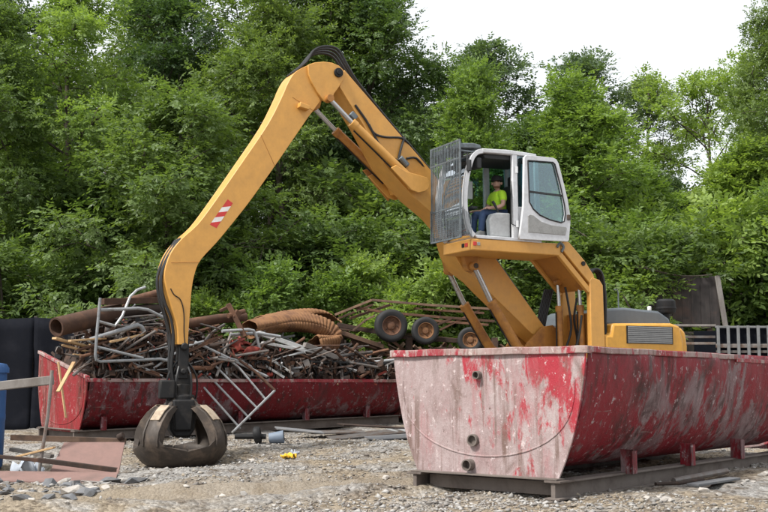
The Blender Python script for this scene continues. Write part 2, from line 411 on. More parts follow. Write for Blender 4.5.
def make_ground():
    xs = axis([(-420,-60,40),(-60,-16,4),(-16,-9,.5),(-9,9,.055),(9,16,.5),(16,60,4),(60,420,40)])
    ys = axis([(-40,4,4),(4,8.6,.4),(8.6,21,.055),(21,30,.3),(30,60,3),(60,600,45)])
    X, Y = np.meshgrid(xs, ys); Z = ground_z(X, Y)
    nx, ny = len(xs), len(ys)
    me = bpy.data.meshes.new('ground'); me.vertices.add(nx*ny)
    me.vertices.foreach_set('co', np.stack([X, Y, Z], -1).astype('f').ravel())
    i, j = np.meshgrid(np.arange(nx-1), np.arange(ny-1)); a = (j*nx+i).ravel()
    F = np.stack([a, a+1, a+1+nx, a+nx], -1).astype('i')
    me.loops.add(F.size); me.polygons.add(len(F))
    me.loops.foreach_set('vertex_index', F.ravel()); me.polygons.foreach_set('loop_start', np.arange(0, F.size, 4, dtype='i'))
    me.update(calc_edges=True); me.polygons.foreach_set('use_smooth', [True]*len(F))
    me.materials.append(MAT['gravel_ground'])
    o = bpy.data.objects.new('ground', me); link(o); o['kind'] = 'structure'
make_ground()

def quick_mesh(name, V, F, mat, attr=None):
    """V (n,3), F (m,k) arrays"""
    me = bpy.data.meshes.new(name); me.vertices.add(len(V)); me.vertices.foreach_set('co', V.astype('f').ravel())
    k = F.shape[1]; me.loops.add(F.size); me.polygons.add(len(F))
    me.loops.foreach_set('vertex_index', F.astype('i').ravel()); me.polygons.foreach_set('loop_start', np.arange(0, F.size, k, dtype='i'))
    me.update(calc_edges=True); me.materials.append(MAT[mat])
    if attr is not None:
        a = me.attributes.new('tint', 'FLOAT', 'POINT'); a.data.foreach_set('value', attr.astype('f'))
    return me
# loose stones of the yard: far too many to count
def make_gravel():
    r = np.random.RandomState(4)
    n = 80000
    y = 9.0 + (r.rand(n)**1.25)*12.5; x = (r.rand(n)*2-1)*(.40*y+.4)
    dens = .26 + .42*wave(x, y, .9, 21) + .34*wave(x, y, 2.7, 22)
    d = (y-(13.0+.30*x+.018*x*x)); dens = dens - .75*np.exp(-((d-.4)/1.1)**2)*(x < 1.8)
    dens = dens + .9*np.exp(-(((x+3.2)/1.3)**2+((y-16.9)/.8)**2)) + .30*np.exp(-((y-10.3)/.8)**2) + .5*np.exp(-(((x+4.6)/1.3)**2+((y-13.2)/.9)**2))
    k = r.rand(n) < dens; x, y = x[k], y[k]; n = len(x)
    z = ground_z(x, y); s = .005 + .009*r.rand(n) + .024*(r.rand(n)**8)
    base = np.array([(1,0,0),(-1,0,0),(0,1,0),(0,-1,0),(0,0,1),(0,0,-1)], float)
    faces = np.array([(0,2,4),(2,1,4),(1,3,4),(3,0,4),(2,0,5),(1,2,5),(3,1,5),(0,3,5)])
    V = base[None]*(1+r.uniform(-.45,.5,(n,6,1))); V = V + r.uniform(-.28,.28,(n,6,3))
    V *= (s[:,None]*np.stack([1+r.rand(n)*.8, 1+r.rand(n)*.5, .45+r.rand(n)*.45], -1))[:,None,:]
    a = r.rand(n)*6.283; ca, sa = np.cos(a)[:,None], np.sin(a)[:,None]
    V = np.stack([V[...,0]*ca-V[...,1]*sa, V[...,0]*sa+V[...,1]*ca, V[...,2]], -1)
    V += np.stack([x, y, z+s*.22], -1)[:,None,:]
    F = (faces[None]+(np.arange(n)*6)[:,None,None]).reshape(-1,3)
    o = bpy.data.objects.new('gravel', quick_mesh('gravel', V.reshape(-1,3), F, 'stone')); link(o)
    tag(o, 'loose grey and tan gravel scattered over the yard', 'gravel', kind='stuff')
make_gravel()

# ------------------------------------------------------------------ trees
def rnd_unit(r, n):
    v = r.normal(size=(n,3)); return v/np.linalg.norm(v, axis=1, keepdims=True)
def make_tree(seed, H, Rr, base, limbs, sprays, leaf, trunk_r, leafmat, shape='round', droop=.5, clump=.55, leaflets=7, multi=1):
    r = np.random.RandomState(seed); wood = MB(); clumps = []
    stems = []
    for q in range(multi):
        lean = r.uniform(-.08,.08,2) + (r.uniform(-.35,.35,2) if multi > 1 else 0)
        pts = [Vector((lean[0]*H*t+.12*math.sin(3*t+seed)*t*H*.12, lean[1]*H*t+.1*math.cos(4*t)*t*H*.1, H*.94*t)) for t in np.linspace(0, 1, 9)]
        pts[0].z -= .3
        rad = [trunk_r*(1-.93*t)+.012 for t in np.linspace(0, 1, 9)]; rad[0] *= 1.35
        wood.tube(pts, rad, 7); stems.append(pts)
    for i in range(limbs):
        t = base/H + (1-base/H)*((i+.5)/limbs)**.9
        pts = stems[i % multi]; k = t*8; a = pts[int(min(k,7))].lerp(pts[int(min(k,7))+1], k-int(min(k,7))) if k < 8 else pts[-1]
        u = (t-base/H)/(1-base/H)
        prof = {'round': math.sin(math.pi*min(1,(.18+.80*u)))**.7, 'cone': (1.05-u)**.75, 'tall': (.55+.6*u if u < .55 else 1.9*(1.02-u)), 'vase': (.25+.95*u if u < .8 else 3.6*(1.06-u))}[shape]
        Ln = Rr*max(.22, prof)*r.uniform(.72,1.15)
        az = i*2.39996+r.uniform(-.4,.4); el = R(12+50*u+r.uniform(-10,12))
        d = Vector((math.cos(az)*math.cos(el), math.sin(az)*math.cos(el), math.sin(el)))
        lp = []
        for s in np.linspace(0, 1, 5):
            lp.append(a + d*Ln*s + Vector((0,0,-.20*droop*Ln*s*s)) + Vector(r.uniform(-.05,.05,3))*Ln*s)
        wood.tube(lp, [max(.012, trunk_r*(.42-.25*u)*(1-.85*s)) for s in np.linspace(0, 1, 5)], 5)
        ns = max(3, int(Ln*2.3))
        for j in range(ns):
            s = .30+.70*(j+.6)/ns; k = min(3, int(s*4)); p = lp[k].lerp(lp[k+1], s*4-k) if s < 1 else lp[-1]
            dd = (d*.55+Vector(r.normal(size=3))*.75+Vector((0,0,.22))).normalized()
            L2 = Ln*r.uniform(.20,.42)*(1.2-.5*s)+.25
            e = p+dd*L2+Vector((0,0,-.14*droop*L2))
            wood.tube([p, p.lerp(e,.5)+Vector((0,0,.06*L2)), e], [.022,.016,.008], 4)
            for q in (1.0, .55): clumps.append((p.lerp(e, q), clump*r.uniform(.65,1.25)*(.8+.2*q)))
        clumps.append((lp[-1], clump*r.uniform(.7,1.1)))
    C = np.array([c for c, _ in clumps]); CR = np.array([s for _, s in clumps])
    tint = np.clip(r.normal(.5,.22,len(C)), 0, 1)
    pr = CR**2; pr /= pr.sum()
    idx = r.choice(len(C), sprays, p=pr)
    off = rnd_unit(r, sprays)*(r.rand(sprays,1)**.45)*CR[idx][:,None]; off[:,2] *= .62
    sc = C[idx]+off
    cen = np.array([0,0,(base+H)/2*1.0]); outw = sc-cen; outw /= np.linalg.norm(outw,axis=1,keepdims=True)+1e-6
    ax = off/(np.linalg.norm(off,axis=1,keepdims=True)+1e-6)*.7+outw*.45+r.normal(size=(sprays,3))*.45; ax[:,2] -= .28*droop
    ax /= np.linalg.norm(ax,axis=1,keepdims=True)
    upv = np.array([0,0,1.0])+r.normal(size=(sprays,3))*.40+outw*.35
    side = np.cross(upv, ax); side /= np.linalg.norm(side,axis=1,keepdims=True)+1e-6
    nor = np.cross(ax, side)
    Vs = []; m = leaflets
    for k in range(m):
        s = (k//2+ .6)/((m+1)/2); sg = (1 if k % 2 else -1) if k < m-1 else 0
        dirv = ax*(.55 if sg else 1)+side*sg*.85+r.normal(size=(sprays,3))*.18-np.array([0,0,.22*droop])
        dirv /= np.linalg.norm(dirv,axis=1,keepdims=True)
        root = sc+ax*(s*leaf*2.1)
        ll = leaf*r.uniform(.75,1.2,(sprays,1)); nn = nor+r.normal(size=(sprays,3))*.35
        w = np.cross(nn, dirv); w /= np.linalg.norm(w,axis=1,keepdims=True)+1e-6
        mid = root+dirv*ll*.45
        Vs.append(np.stack([root, mid+w*ll*.24-nn*ll*.05, root+dirv*ll, mid-w*ll*.24-nn*ll*.05], 1))
    V = np.concatenate(Vs, 0).reshape(-1,3)
    nl = len(V)//4
    F = np.arange(nl*4).reshape(-1,4)
    crown = quick_mesh('crown', V, F, leafmat, np.repeat(np.tile(tint[idx], m), 4))
    root = empty('tree', (0,0,0)); tr = wood.build('trunk', 'bark', root, smooth=60)
    c = bpy.data.objects.new('crown', crown); link(c, root)
    return root
KIND = {
 'ash':   make_tree(11, 16.5, 4.0, 2.2, 30, 9500, .135, .20, 'leaf_mid', 'tall', .9, .74),
 'dark':  make_tree(12, 17.5, 3.9, 2.0, 32, 9500, .135, .22, 'leaf_dark', 'tall', .6, .72),
 'light': make_tree(13, 13.0, 3.6, 1.2, 28, 9000, .13, .17, 'leaf_light', 'round', .9, .72),
 'young': make_tree(14, 9.5, 2.7, .6, 26, 7500, .115, .10, 'leaf_light', 'cone', .5, .55),
 'feath': make_tree(15, 9.0, 3.2, .8, 26, 8500, .125, .12, 'leaf_mid', 'round', 1.2, .62),
 'thin':  make_tree(16, 13.5, 2.3, 4.5, 22, 3000, .13, .13, 'leaf_blue', 'vase', .4, .50),
 'spars': make_tree(17, 12.0, 3.0, 3.5, 20, 3800, .13, .13, 'leaf_light', 'vase', .5, .52),
}
BUSH = {
 'bright': make_tree(31, 3.2, 1.7, .1, 20, 3200, .13, .05, 'leaf_light', 'round', .4, .42, 7, 3),
 'dull':   make_tree(32, 3.8, 1.9, .1, 20, 3400, .12, .05, 'leaf_mid', 'round', .7, .46, 7, 3),
}
BASE_H = {'ash':16.5,'dark':17.5,'light':13,'young':9.5,'feath':9,'thin':13.5,'spars':12,'bright':3.2,'dull':3.8}
used = set()
def plant(kind, px, Y, H, name, label, cat, group, rz=None, wide=1.0):
    src = (KIND.get(kind) or BUSH[kind]); i = len(used_list)
    o = src if kind not in used else copy_tree(src)
    used.add(kind); used_list.append(o); o.name = name
    X = (px-384)/1067*Y*1.0
    s = H/BASE_H[kind]; o.location = (X, Y, gz(X, Y)-.05)
    o.rotation_euler = (0, 0, rz if rz is not None else (i*1.9) % 6.283); o.scale = (s*wide, s*wide, s)
    tag(o, label, cat, group); return o
used_list = []
TL = 'tall dark green tree in the dense row behind the scrap pile'; TG = 'tall trees behind the scrap pile'
TB = 'tall tree in the back row, showing between the nearer trunks'; TBG = 'back row of the wood'
tl = [  # kind, px, distance, height, width
 ('dark', 188, 38, 18.5, 1.0), ('ash', 252, 36, 17.5, 1.0), ('dark', 325, 37.5, 18.5, 1.05), ('ash', 396, 37, 16.9, .95), ('dark', 5, 37, 17.5, 1.0), ('ash', 118, 41, 18.0, 1.0), ('ash', 300, 33, 14.0, .95), ('ash', -20, 30.5, 12, 1.0)]
TLN = ['tall dark tree between the big light green tree and the stick', 'tall tree rising behind the upper half of the stick', 'tall dark tree directly behind the boom elbow', 'tall tree behind the middle of the boom, its crown edging the sky',
 'tall dark tree standing behind the black fence', 'tall tree at the back between the fence and the feathery tree', 'leafy tree filling the space under the boom elbow', 'leafy tree overhanging the outer end of the black fence']
for (k, px, Y, H, w), lb in zip(tl, TLN): plant(k, px, Y, H, 'leafy_tree', lb, 'tree', TG, wide=w)
for k, px, Y, H, w in [('dark',60,47,14,1.1),('dark',160,48,16,1.1),('ash',235,47,14,1.1),('dark',300,50,17,1.1),('dark',375,47,15,1.1),('dark',430,45,13,1.0),('ash',340,44,13,1.1),('dark',20,44,14,1.1)]:
    plant(k, px, Y, H, 'leafy_tree', TB, 'tree', TBG, wide=w)
plant('light', 72, 33, 13.6, 'leafy_tree', 'big light green tree above the black fence', 'tree', None, wide=1.0)
plant('feath', 150, 28.5, 8.8, 'leafy_tree', 'broad feathery tree above the rusty pipe end of the scrap pile', 'tree', None, wide=1.15)
plant('young', 474, 30.5, 10.0, 'young_tree', 'bright green young tree behind the cab guard', 'tree', None, wide=.9)
plant('thin', 492, 41, 14.6, 'slender_tree', 'slender grey-green tree rising behind the cab roof', 'tree', None, wide=1.3)
plant('young', 592, 31.5, 10.2, 'young_tree', 'broad light green tree with pointed top behind the open cab door', 'tree', None, wide=1.25)
plant('feath', 535, 34, 9.6, 'leafy_tree', 'mid green tree between the boom and the open cab door', 'tree', None, wide=.95)
plant('thin', 580, 45, 15.0, 'slender_tree', 'slender tree peeping over the broad light green tree', 'tree', None, rz=2.0, wide=1.1)
plant('thin', 648, 43, 13.6, 'slender_tree', 'thin blue-green tree with open crown against the white sky', 'tree', None, rz=4.0, wide=1.05)
plant('spars', 712, 39, 12.3, 'sparse_tree', 'sparse light green tree with sky showing through its crown', 'tree', None, wide=1.05)
plant('ash', 790, 33, 13.4, 'leafy_tree', 'tall tree at the far end of the stake-sided trailer', 'tree', None, wide=.75)
plant('dark', 683, 37, 8.4, 'leafy_tree', 'dark ivy-clad tree behind the tall board panel', 'tree', None, wide=.50)
plant('young', 655, 33.5, 7.8, 'young_tree', 'low light green tree behind the engine exhaust', 'tree', None, wide=1.35)
plant('young', 745, 33.5, 8.6, 'young_tree', 'light green leafy tree over the stake-sided trailer', 'tree', None, rz=3.3, wide=1.4)
for px, Y, H, k in [(560,42,10.5,'feath'),(620,41,9,'feath'),(700,43,8.5,'feath'),(760,40,8.6,'feath'),(520,44,11,'light'),(660,47,9.5,'light'),(800,44,10,'light'),(450,42,11,'light')]:
    plant(k, px, Y, H, 'leafy_tree', 'mid green tree in the low back row beyond the digger', 'tree', 'low back row of trees', wide=1.25)
BLAB = 'bright green leafy bush at the foot of the trees behind the scrap'
for px, Y, H, BLAB in [(222,27.2,2.9,'bright bush just right of the stick behind the reddish pipe'),(262,27.6,2.8,'bright bush above the near end of the crushed culvert'),(300,27.4,3.3,'bright bush above the middle of the crushed culvert'),(328,28.3,2.6,'bright bush between the culvert and the wrecked trailer'),
    (405,28.0,3.6,'bright leafy bush above the wheels of the wrecked trailer'),(448,29,2.8,'bright bush behind the boom cylinders'),(566,28.6,3.4,'bright bush seen between the boom and the lift tower'),(625,28.4,3.6,'bright bush behind the engine hood'),(700,31.0,5.2,'bright bush rising over the board panel'),(760,31.5,5.4,'bright bush over the pale stakes of the trailer')]:
    plant('bright', px, Y, H, 'bush', BLAB, 'bush', 'bright bushes behind the scrap', wide=.95)
DLAB = 'dull green bush filling the gap under the trees'
for px, Y, H in [(10,28.5,4.4),(60,29.5,4.0),(110,29.5,4.2),(185,29,4.2),(215,30.5,4.8),(280,30,4.6),(345,30,4.8),(385,31,5.0),(440,31,5.0),(500,30,4.6),(545,29.5,4.6),(600,29.5,4.8),(640,31,4.6),(690,32.5,5.2),(735,32.5,5.0),(775,32,5.0),(20,34,6.5),(150,34,6.5),(330,34,6.5),(440,35,7)]:
    plant('dull', px, Y, H, 'bush', DLAB, 'bush', 'dull bushes under the trees', wide=1.15)

# ------------------------------------------------------------------ red containers
def container(name, loc, rz, L, W, zt, dz, label, end_m, side_m, rim_m, gussets, end_top=None, lip_end=None, seed=0, rounder=0.0):
    """tub on skids; local x along its length, y across to the left, z up; dz = rise of the base along its length"""
    c = empty(name, loc, rz); tag(c, label, 'dumpster', 'roll-off scrap containers')
    r = random.Random(seed)
    def base(l): return dz*l/L
    def Z(l, f): return base(l)+(zt-base(l))*f          # f is the fraction of full height
    k = zt
    prof = [(0.0,1.0),(0.0,.93),(.008,.85),(.03,.76),(.065,.66),(.115,.56),(.18,.46),(.265,.365),(.37,.285),(.50,.225),(.68,.185),(.90,.165)]
    ring = [(d, f) for d, f in prof] + [(W/2, .16)] + [(W-d, f) for d, f in prof[::-1]]
    nl = 44; mb = MB(); vs = []
    for i in range(nl+1):
        l = .03+(L-.06)*i/nl
        for j, (b, f) in enumerate(ring):
            side = -1 if b < W/2 else 1
            edge = min(1, f*1.2)*(1 if .02 < i/nl < .98 else .2)
            dent = (.030*math.sin(l*2.1+seed)*math.sin(f*5+l)+.014*math.sin(l*6.3+f*9+seed*2)+.01*math.sin(l*13+f*4))*edge*(.25 if f > .95 else 1)
            vs.append((l, b+side*dent*.9, Z(l, f)))
    n = len(ring); fs = [(i*n+j, i*n+j+1, (i+1)*n+j+1, (i+1)*n+j) for i in range(nl) for j in range(n-1)]
    fs = [q[::-1] for q in fs]
    mb.add(vs, fs); o = mb.build('tub_shell', side_m, c, smooth=50)
    so = o.modifiers.new('thick', 'SOLIDIFY'); so.thickness = .012; so.offset = -1
    # end plates
    ins = [(0,1.0),(0,.90),(.028,.78),(.07,.64),(.12,.50),(.185,.36),(.26,.24),(.335,.135)]
    for l, t_ in ((0, -1), (L, 1)):
        top = end_top if (end_top and l == 0) else (zt, zt)
        pts = [(b, base(l)+(zt-base(l))*f) for b, f in ins]
        pts += [(W-b, z) for b, z in [(b, base(l)+(zt-base(l))*f) for b, f in ins[::-1]]]
        pts[0] = (0, top[0]); pts[-1] = (W, top[1])
        e = MB(); m_ = len(pts)
        vs = [(l+t_*.0, b, z) for b, z in pts]+[(l+t_*.022, b, z) for b, z in pts]
        f_ = [tuple(range(m_)), tuple(range(2*m_-1, m_-1, -1))]+[(i, i+m_, (i+1) % m_+m_, (i+1) % m_) for i in range(m_)]
        e.add(vs, f_ if t_ < 0 else [q[::-1] for q in f_])
        bm = bmesh.new(); me_o = e.build('end_plate', end_m, c, bevel=.004)
        bm.from_mesh(me_o.data); bmesh.ops.recalc_face_normals(bm, faces=bm.faces); bm.to_mesh(me_o.data); bm.free()
        if t_ < 0:
            w = MB(); arc = []
            for q in range(25):
                a = math.pi*q/24
                arc.append((l-.022, W/2-(W/2-.13)*math.cos(a), base(l)+.27*zt+(zt*.52)*(1-math.sin(a)**.75)-.02))
            w.tube(arc, .010, 6); w.build('weld_bead', end_m, me_o)
            for b, zz, rr, ln in ((1.31/2.5*W, .815*zt, .045, .07), (1.38/2.5*W, .365*zt, .065, .05), (1.43/2.5*W, .195*zt, .062, .09)) if not end_top else ():
                p = MB(); p.tube([(l-.02, b, zz), (l-.02-ln, b, zz)], rr, 16, hollow=.78); p.tube([(l-.021, b, zz), (l-.026, b, zz)], rr*.77, 12)
                p.build('pipe_stub', 'skid_steel', me_o, smooth=40)
    # rim
    rm = MB(); le = lip_end or L
    y0 = -.035
    def rimbar(p0, p1, w=.080, h=.064, seg=22):
        p0, p1 = Vector(p0), Vector(p1); d = (p1-p0).normalized(); side = d.cross(Vector((0,0,1))); vs = []
        for i in range(seg+1):
            u = i/seg; e = 1 if 0 < i < seg else 0
            c_ = p0.lerp(p1, u)+e*(Vector((0,0,.003*math.sin(u*17+seed)+.002*math.sin(u*41)))+side*(.008*math.sin(u*13+seed*3)))
            vs += [c_-side*w/2-Vector((0,0,h/2)), c_+side*w/2-Vector((0,0,h/2)), c_+side*w/2+Vector((0,0,h/2)), c_-side*w/2+Vector((0,0,h/2))]
        fs = [(i*4+j, i*4+(j+1) % 4, i*4+4+(j+1) % 4, i*4+4+j) for i in range(seg) for j in range(4)]+[(3,2,1,0),(seg*4,seg*4+1,seg*4+2,seg*4+3)]
        rm.add(vs, fs)
    rimbar((-.05, 0, zt-.035), (le, 0, zt-.035)); rimbar((-.05, W, zt-.035), (L+.05, W, zt-.035)); rimbar((L, -.04, zt-.035), (L, W+.04, zt-.035))
    if not end_top: rimbar((-.005, -.042, zt-.036), (-.005, W+.042, zt-.036), .095, .078)
    else: rm.bar((-.01, -.03, end_top[0]-.03), (-.01, W+.03, end_top[1]-.03), .07, .06)
    rm.build('rim', rim_m, c, bevel=.008)
    if lip_end:
        q = MB(); q.bar((le, -.005, zt-.075), (L, -.005, zt-.085), .03, .05); q.build('bent_lip', rim_m, c, bevel=.006)
    # skids, cross members and gussets
    for b in (.36, W-.36):
        s = MB()
        s.bar((-.10, b, .085), (L, b, base(L)+.085), .05, .17); s.bar((-.12, b, .183), (L, b, base(L)+.183), .19, .022); s.bar((-.12, b, .011), (L, b, base(L)+.011), .17, .022)
        s.build('skid_rail', 'skid_steel', c, bevel=.004)
    x = MB(); x.box((.10, W/2, .10), (.08, W-.9, .14)); x.box((-.03, W/2, .205), (.16, W-.62, .018)); x.build('cross_member', 'skid_steel', c, bevel=.004)
    for gl in gussets:
        for b, sg in ((.30, 1), (W-.30, -1)):
            g = MB(); z0 = base(gl)+.195
            g.box((gl, b-sg*.05, z0+.12), (.016, .16, .27)); g.box((gl, b-sg*.135, z0+.115), (.11, .016, .25))
            g.build('gusset', side_m, c, bevel=.003)
    return c
near_tub = container('scrap_container', (2.06, 10.9, .185), R(90)-.69, 6.5, 2.5, 1.56, 0,
    'faded pink and red roll-off dumpster with rusty rim, in front of the digger', 'tub_end_paint', 'tub_side_paint', 'tub_rim_paint', (1.33, 2.9, 4.5, 6.0), lip_end=3.95, seed=2)
left_tub = container('scrap_container', (-5.4, 19.6, .32), .657, 7.5, 2.5, 1.15, .16,
    'dark red roll-off dumpster heaped with scrap metal, behind the grapple', 'red_tub_end', 'red_tub_side', 'tub_rim_paint', (.4, 1.7, 3.3, 4.9, 6.5), end_top=(1.19, 1.72), seed=5)

# ------------------------------------------------------------------ the material handler
PSI = R(208); ORG = Vector((3.94, 21.4, .30))
mach = empty('material_handler', ORG, PSI)
tag(mach, 'orange scrap handler with raised cab, long boom and bent stick', 'excavator')
def P(name, mb, mat, parent=mach, bevel=.008, smooth=35): return mb.build(name, mat, parent, bevel=bevel, smooth=smooth)
# undercarriage
for sy in (-1, 1):
    t = MB(); out = []
    for i in range(24):
        a = 2*math.pi*i/24
        out.append(((1.75 if math.cos(a) > 0 else -1.75)+.42*math.cos(a), .44+.42*math.sin(a)))
    t.prism(out, sy*1.0, sy*1.55)
    tr = P('track', t, 'black_metal', bevel=.02)
    for i in range(22):
        x = -1.75+3.5*(i+.5)/22
        for z in (.885, .0):
            s = MB(); s.box((x, sy*1.275, z), (.12, .56, .05)); P('track_shoe', s, 'dark_iron', tr, .004)
b = MB(); b.box((0, 0, .62), (2.2, 2.1, .5)); b.lathe([(.7,.85),(.7,1.12)], 28); P('chassis', b, 'dark_iron')
# house
b = MB(); b.prism([(1.6,1.12),(1.6,1.55),(1.15,1.72),(.45,1.72),(.45,1.5),(-1.2,1.5),(-1.2,1.12)], -1.25, 1.2); P('upper_deck', b, 'orange_worn')
b = MB(); b.prism([(.42,1.4),(.42,1.99),(.27,1.99),(.22,2.21),(-1.25,2.25),(-1.47,2.20),(-1.55,1.9),(-1.58,1.2),(.42,1.2)], -1.25, 1.25)
hs = P('engine_house', b, 'house_orange', bevel=.05)
b = MB(); b.prism([(-1.25,1.2),(-1.25,2.19),(-1.55,2.17),(-1.66,2.08),(-1.70,1.8),(-1.66,1.0),(-1.25,1.0)], -1.22, 1.20); P('counterweight', b, 'house_orange', bevel=.05)
b = MB(); b.box((-.68, 1.256, 2.005), (1.16, .02, .34)); gr = P('side_grille', b, 'black_metal', hs, .004)
for i in range(9):
    s = MB(); s.box((-.68, 1.270, 1.86+i*.036), (1.10, .012, .024), Matrix.Rotation(R(-20), 3, 'X')); s.build('louvre', 'radiator', hs)
b = MB(); b.prism([(.30,2.2),(.24,2.42),(.05,2.52),(-.45,2.56),(-1.35,2.52),(-1.62,2.38),(-1.68,2.2)], -.95, .80); P('engine_hood', b, 'hood', hs, .05)
b = MB(); b.lathe([(.07,2.1),(.07,2.48),(.17,2.50),(.19,2.54),(.19,2.74),(.15,2.78),(0,2.79)], 20, c=(-1.72,.6,0)); b.lathe([(.20,2.58),(.205,2.60),(.20,2.62)], 20, c=(-1.72,.6,0)); P('air_precleaner', b, 'black_metal', hs, 0)
b = MB(); b.tube([(-.48,.6,2.5),(-.48,.6,2.86),(-.45,.6,2.93),(-.38,.6,2.92)], .014, 6); P('antenna', b, 'guard_steel', hs, 0)
b = MB(); b.box((-1.32,.55,2.58), (.07,.07,.10)); P('beacon', b, 'decal_white', hs, .02)
# boom foot bracket
for sy in (-1, 1):
    b = MB(); b.prism([(.8,1.5),(.75,2.0),(.95,2.2),(1.2,2.16),(1.55,1.85),(1.75,1.5)], sy*.30, sy*.36); P('boom_bracket', b, 'orange_worn')
# boom
top = [(5.405,6.672),(4.523,5.852),(3.597,4.994),(2.25,3.5),(1.056,2.13)]
bot = [(.95,1.93),(1.1,1.83),(1.43,2.06),(2.4,2.83),(2.6,3.0),(2.93,3.20),(3.11,3.45),(3.27,3.93),(3.54,4.18),(3.98,4.47),(4.57,5.0),(5.035,5.72),(5.50,6.35),(5.62,6.55),(5.55,6.70)]
b = MB(); b.prism(top+bot, -.235, .235); boom = P('boom', b, 'orange', bevel=.012)
for sy in (-1, 1):
    b = MB(); b.prism(top[:1]+[(x, z) for x, z in top[1:]]+bot[:13], sy*.237, sy*.262); P('side_plate', b, 'orange', boom, .006)
    b = MB(); b.prism([(4.563,4.93),(4.461,4.99),(4.254,4.89),(3.814,4.82),(3.751,4.728),(3.78,4.62),(3.858,4.56),(4.005,4.52),(4.151,4.563)], sy*.43, sy*.47)
    b.prism([(4.25,4.87),(3.83,4.80),(3.80,4.70),(3.87,4.60),(4.1,4.60)], sy*.262, sy*.43); P('cylinder_lug', b, 'orange', boom, .01)
    b = MB(); b.prism([(3.05,3.60),(2.686,3.60),(2.689,3.22),(2.80,3.13),(2.90,3.16),(2.954,3.25)], sy*.262, sy*.40); lg = P('boom_lug', b, 'orange_worn', boom, .012)
    b = MB(); b.tube([(2.81,sy*.30,3.24),(2.81,sy*.53,3.24)], .05, 14); P('pin', b, 'dark_iron', boom, 0)
def ram(a, k, e, y, rr, br, parent=mach, mat='orange_worn', name='hydraulic_cylinder'):
    r_ = MB(); A, K, E_ = (Vector((q[0], y, q[1])) for q in (a, k, e))
    r_.tube([A, K+(E_-K)*.08], rr, 14); ey = MB(); ey.tube([A+Vector((0,-.06,0)), A+Vector((0,.06,0))], rr*1.6, 14)
    cyl = MB(); d = (E_-K).normalized()
    cyl.tube([K, K+d*.10, K+d*.101, E_], [br*1.1, br*1.1, br, br], 18)
    cyl.tube([E_+Vector((0,-.07,0)), E_+Vector((0,.07,0))], br*1.05, 14)
    barrel = cyl.build(name, mat, parent, smooth=40); r_.build('piston_rod', 'chrome', barrel, smooth=40); ey.build('rod_eye', 'orange_worn', barrel, smooth=40)
    h = MB(); up = Vector((-d.z, 0, d.x))
    h.tube([K+d*.12+up*(br+.01), E_-d*.15+up*(br+.03)], .014, 6); h.build('pressure_line', 'black_metal', barrel)
ram((5.74,6.08), (5.30,5.70), (4.109,4.789), .345, .042, .080, mat='orange')
ram((5.74,6.08), (5.30,5.70), (4.109,4.789), -.345, .042, .080)
ram((2.81,3.24), (2.464,2.60), (1.82,1.70), .46, .05, .092)
ram((2.81,3.24), (2.464,2.60), (1.82,1.70), -.46, .05, .092)
# stick
sl = [(6.115,6.665),(6.30,6.55),(6.415,6.423),(6.51,6.24),(6.581,6.066),(6.838,5.535),(7.283,4.838),(7.761,4.111),(8.063,3.685),(8.329,3.425),(8.507,3.178),(8.599,2.879),(8.577,2.653),(8.46,2.269),(8.372,1.997),(8.35,1.70)]
sr = [(8.188,1.70),(8.180,1.953),(8.161,2.279),(8.142,2.623),(8.086,2.908),(7.991,3.108),(7.72,3.416),(7.37,3.861),(7.132,4.18),(6.87,4.56),(6.604,4.955),(6.103,5.715),(5.86,6.051),(5.95,6.25),(6.02,6.45)]
sl = [(p.x, p.y) for p in spline([Vector((x, z, 0)) for x, z in sl], 3)]; sr = [(p.x, p.y) for p in spline([Vector((x, z, 0)) for x, z in sr[:-3]], 3)]+sr[-3:]
b = MB(); b.prism(sl+sr, -.20, .20); stick = P('stick', b, 'orange', bevel=.012)
for sy in (-1, 1):
    b = MB(); b.prism(sl+sr, sy*.202, sy*.232); P('side_plate', b, 'orange', stick, .006)
    b = MB(); b.prism([(6.13,6.66),(6.0,6.72),(5.821,6.762),(5.66,6.765),(5.525,6.731),(5.43,6.66),(5.404,6.58),(5.43,6.49),(5.52,6.34),(5.62,6.20),(5.655,6.06),(5.74,6.02),(5.83,6.05),(5.95,6.19),(6.06,6.36),(6.12,6.5)], sy*.236, sy*.285); P('knuckle_plate', b, 'orange', stick, .01)
    b = MB(); b.tube([(5.543,sy*.28,6.593),(5.543,sy*.325,6.593)], .085, 18); b.tube([(5.543,sy*.325,6.593),(5.543,sy*.345,6.593)], .05, 8); P('pin', b, 'black_metal', stick, .006)
    b = MB(); b.tube([(5.735,sy*.28,6.075),(5.735,sy*.40,6.075)], .045, 12); P('pin', b, 'dark_iron', stick, 0)
b = MB(); b.prism([(6.30,5.95),(6.10,5.90),(6.13,5.83),(6.31,5.86)], .232, .36); P('grease_tab', b, 'orange', stick, .01)
for (a, c_) in (((6.40,6.05),(6.0,5.86)), ((6.98,5.31),(6.72,4.80)), ((8.50,3.02),(8.02,3.06))):
    b = MB(); b.tube([(a[0],.232,a[1]),(c_[0],.232,c_[1])], .006, 5); P('weld_seam', b, 'orange_worn', stick, 0)
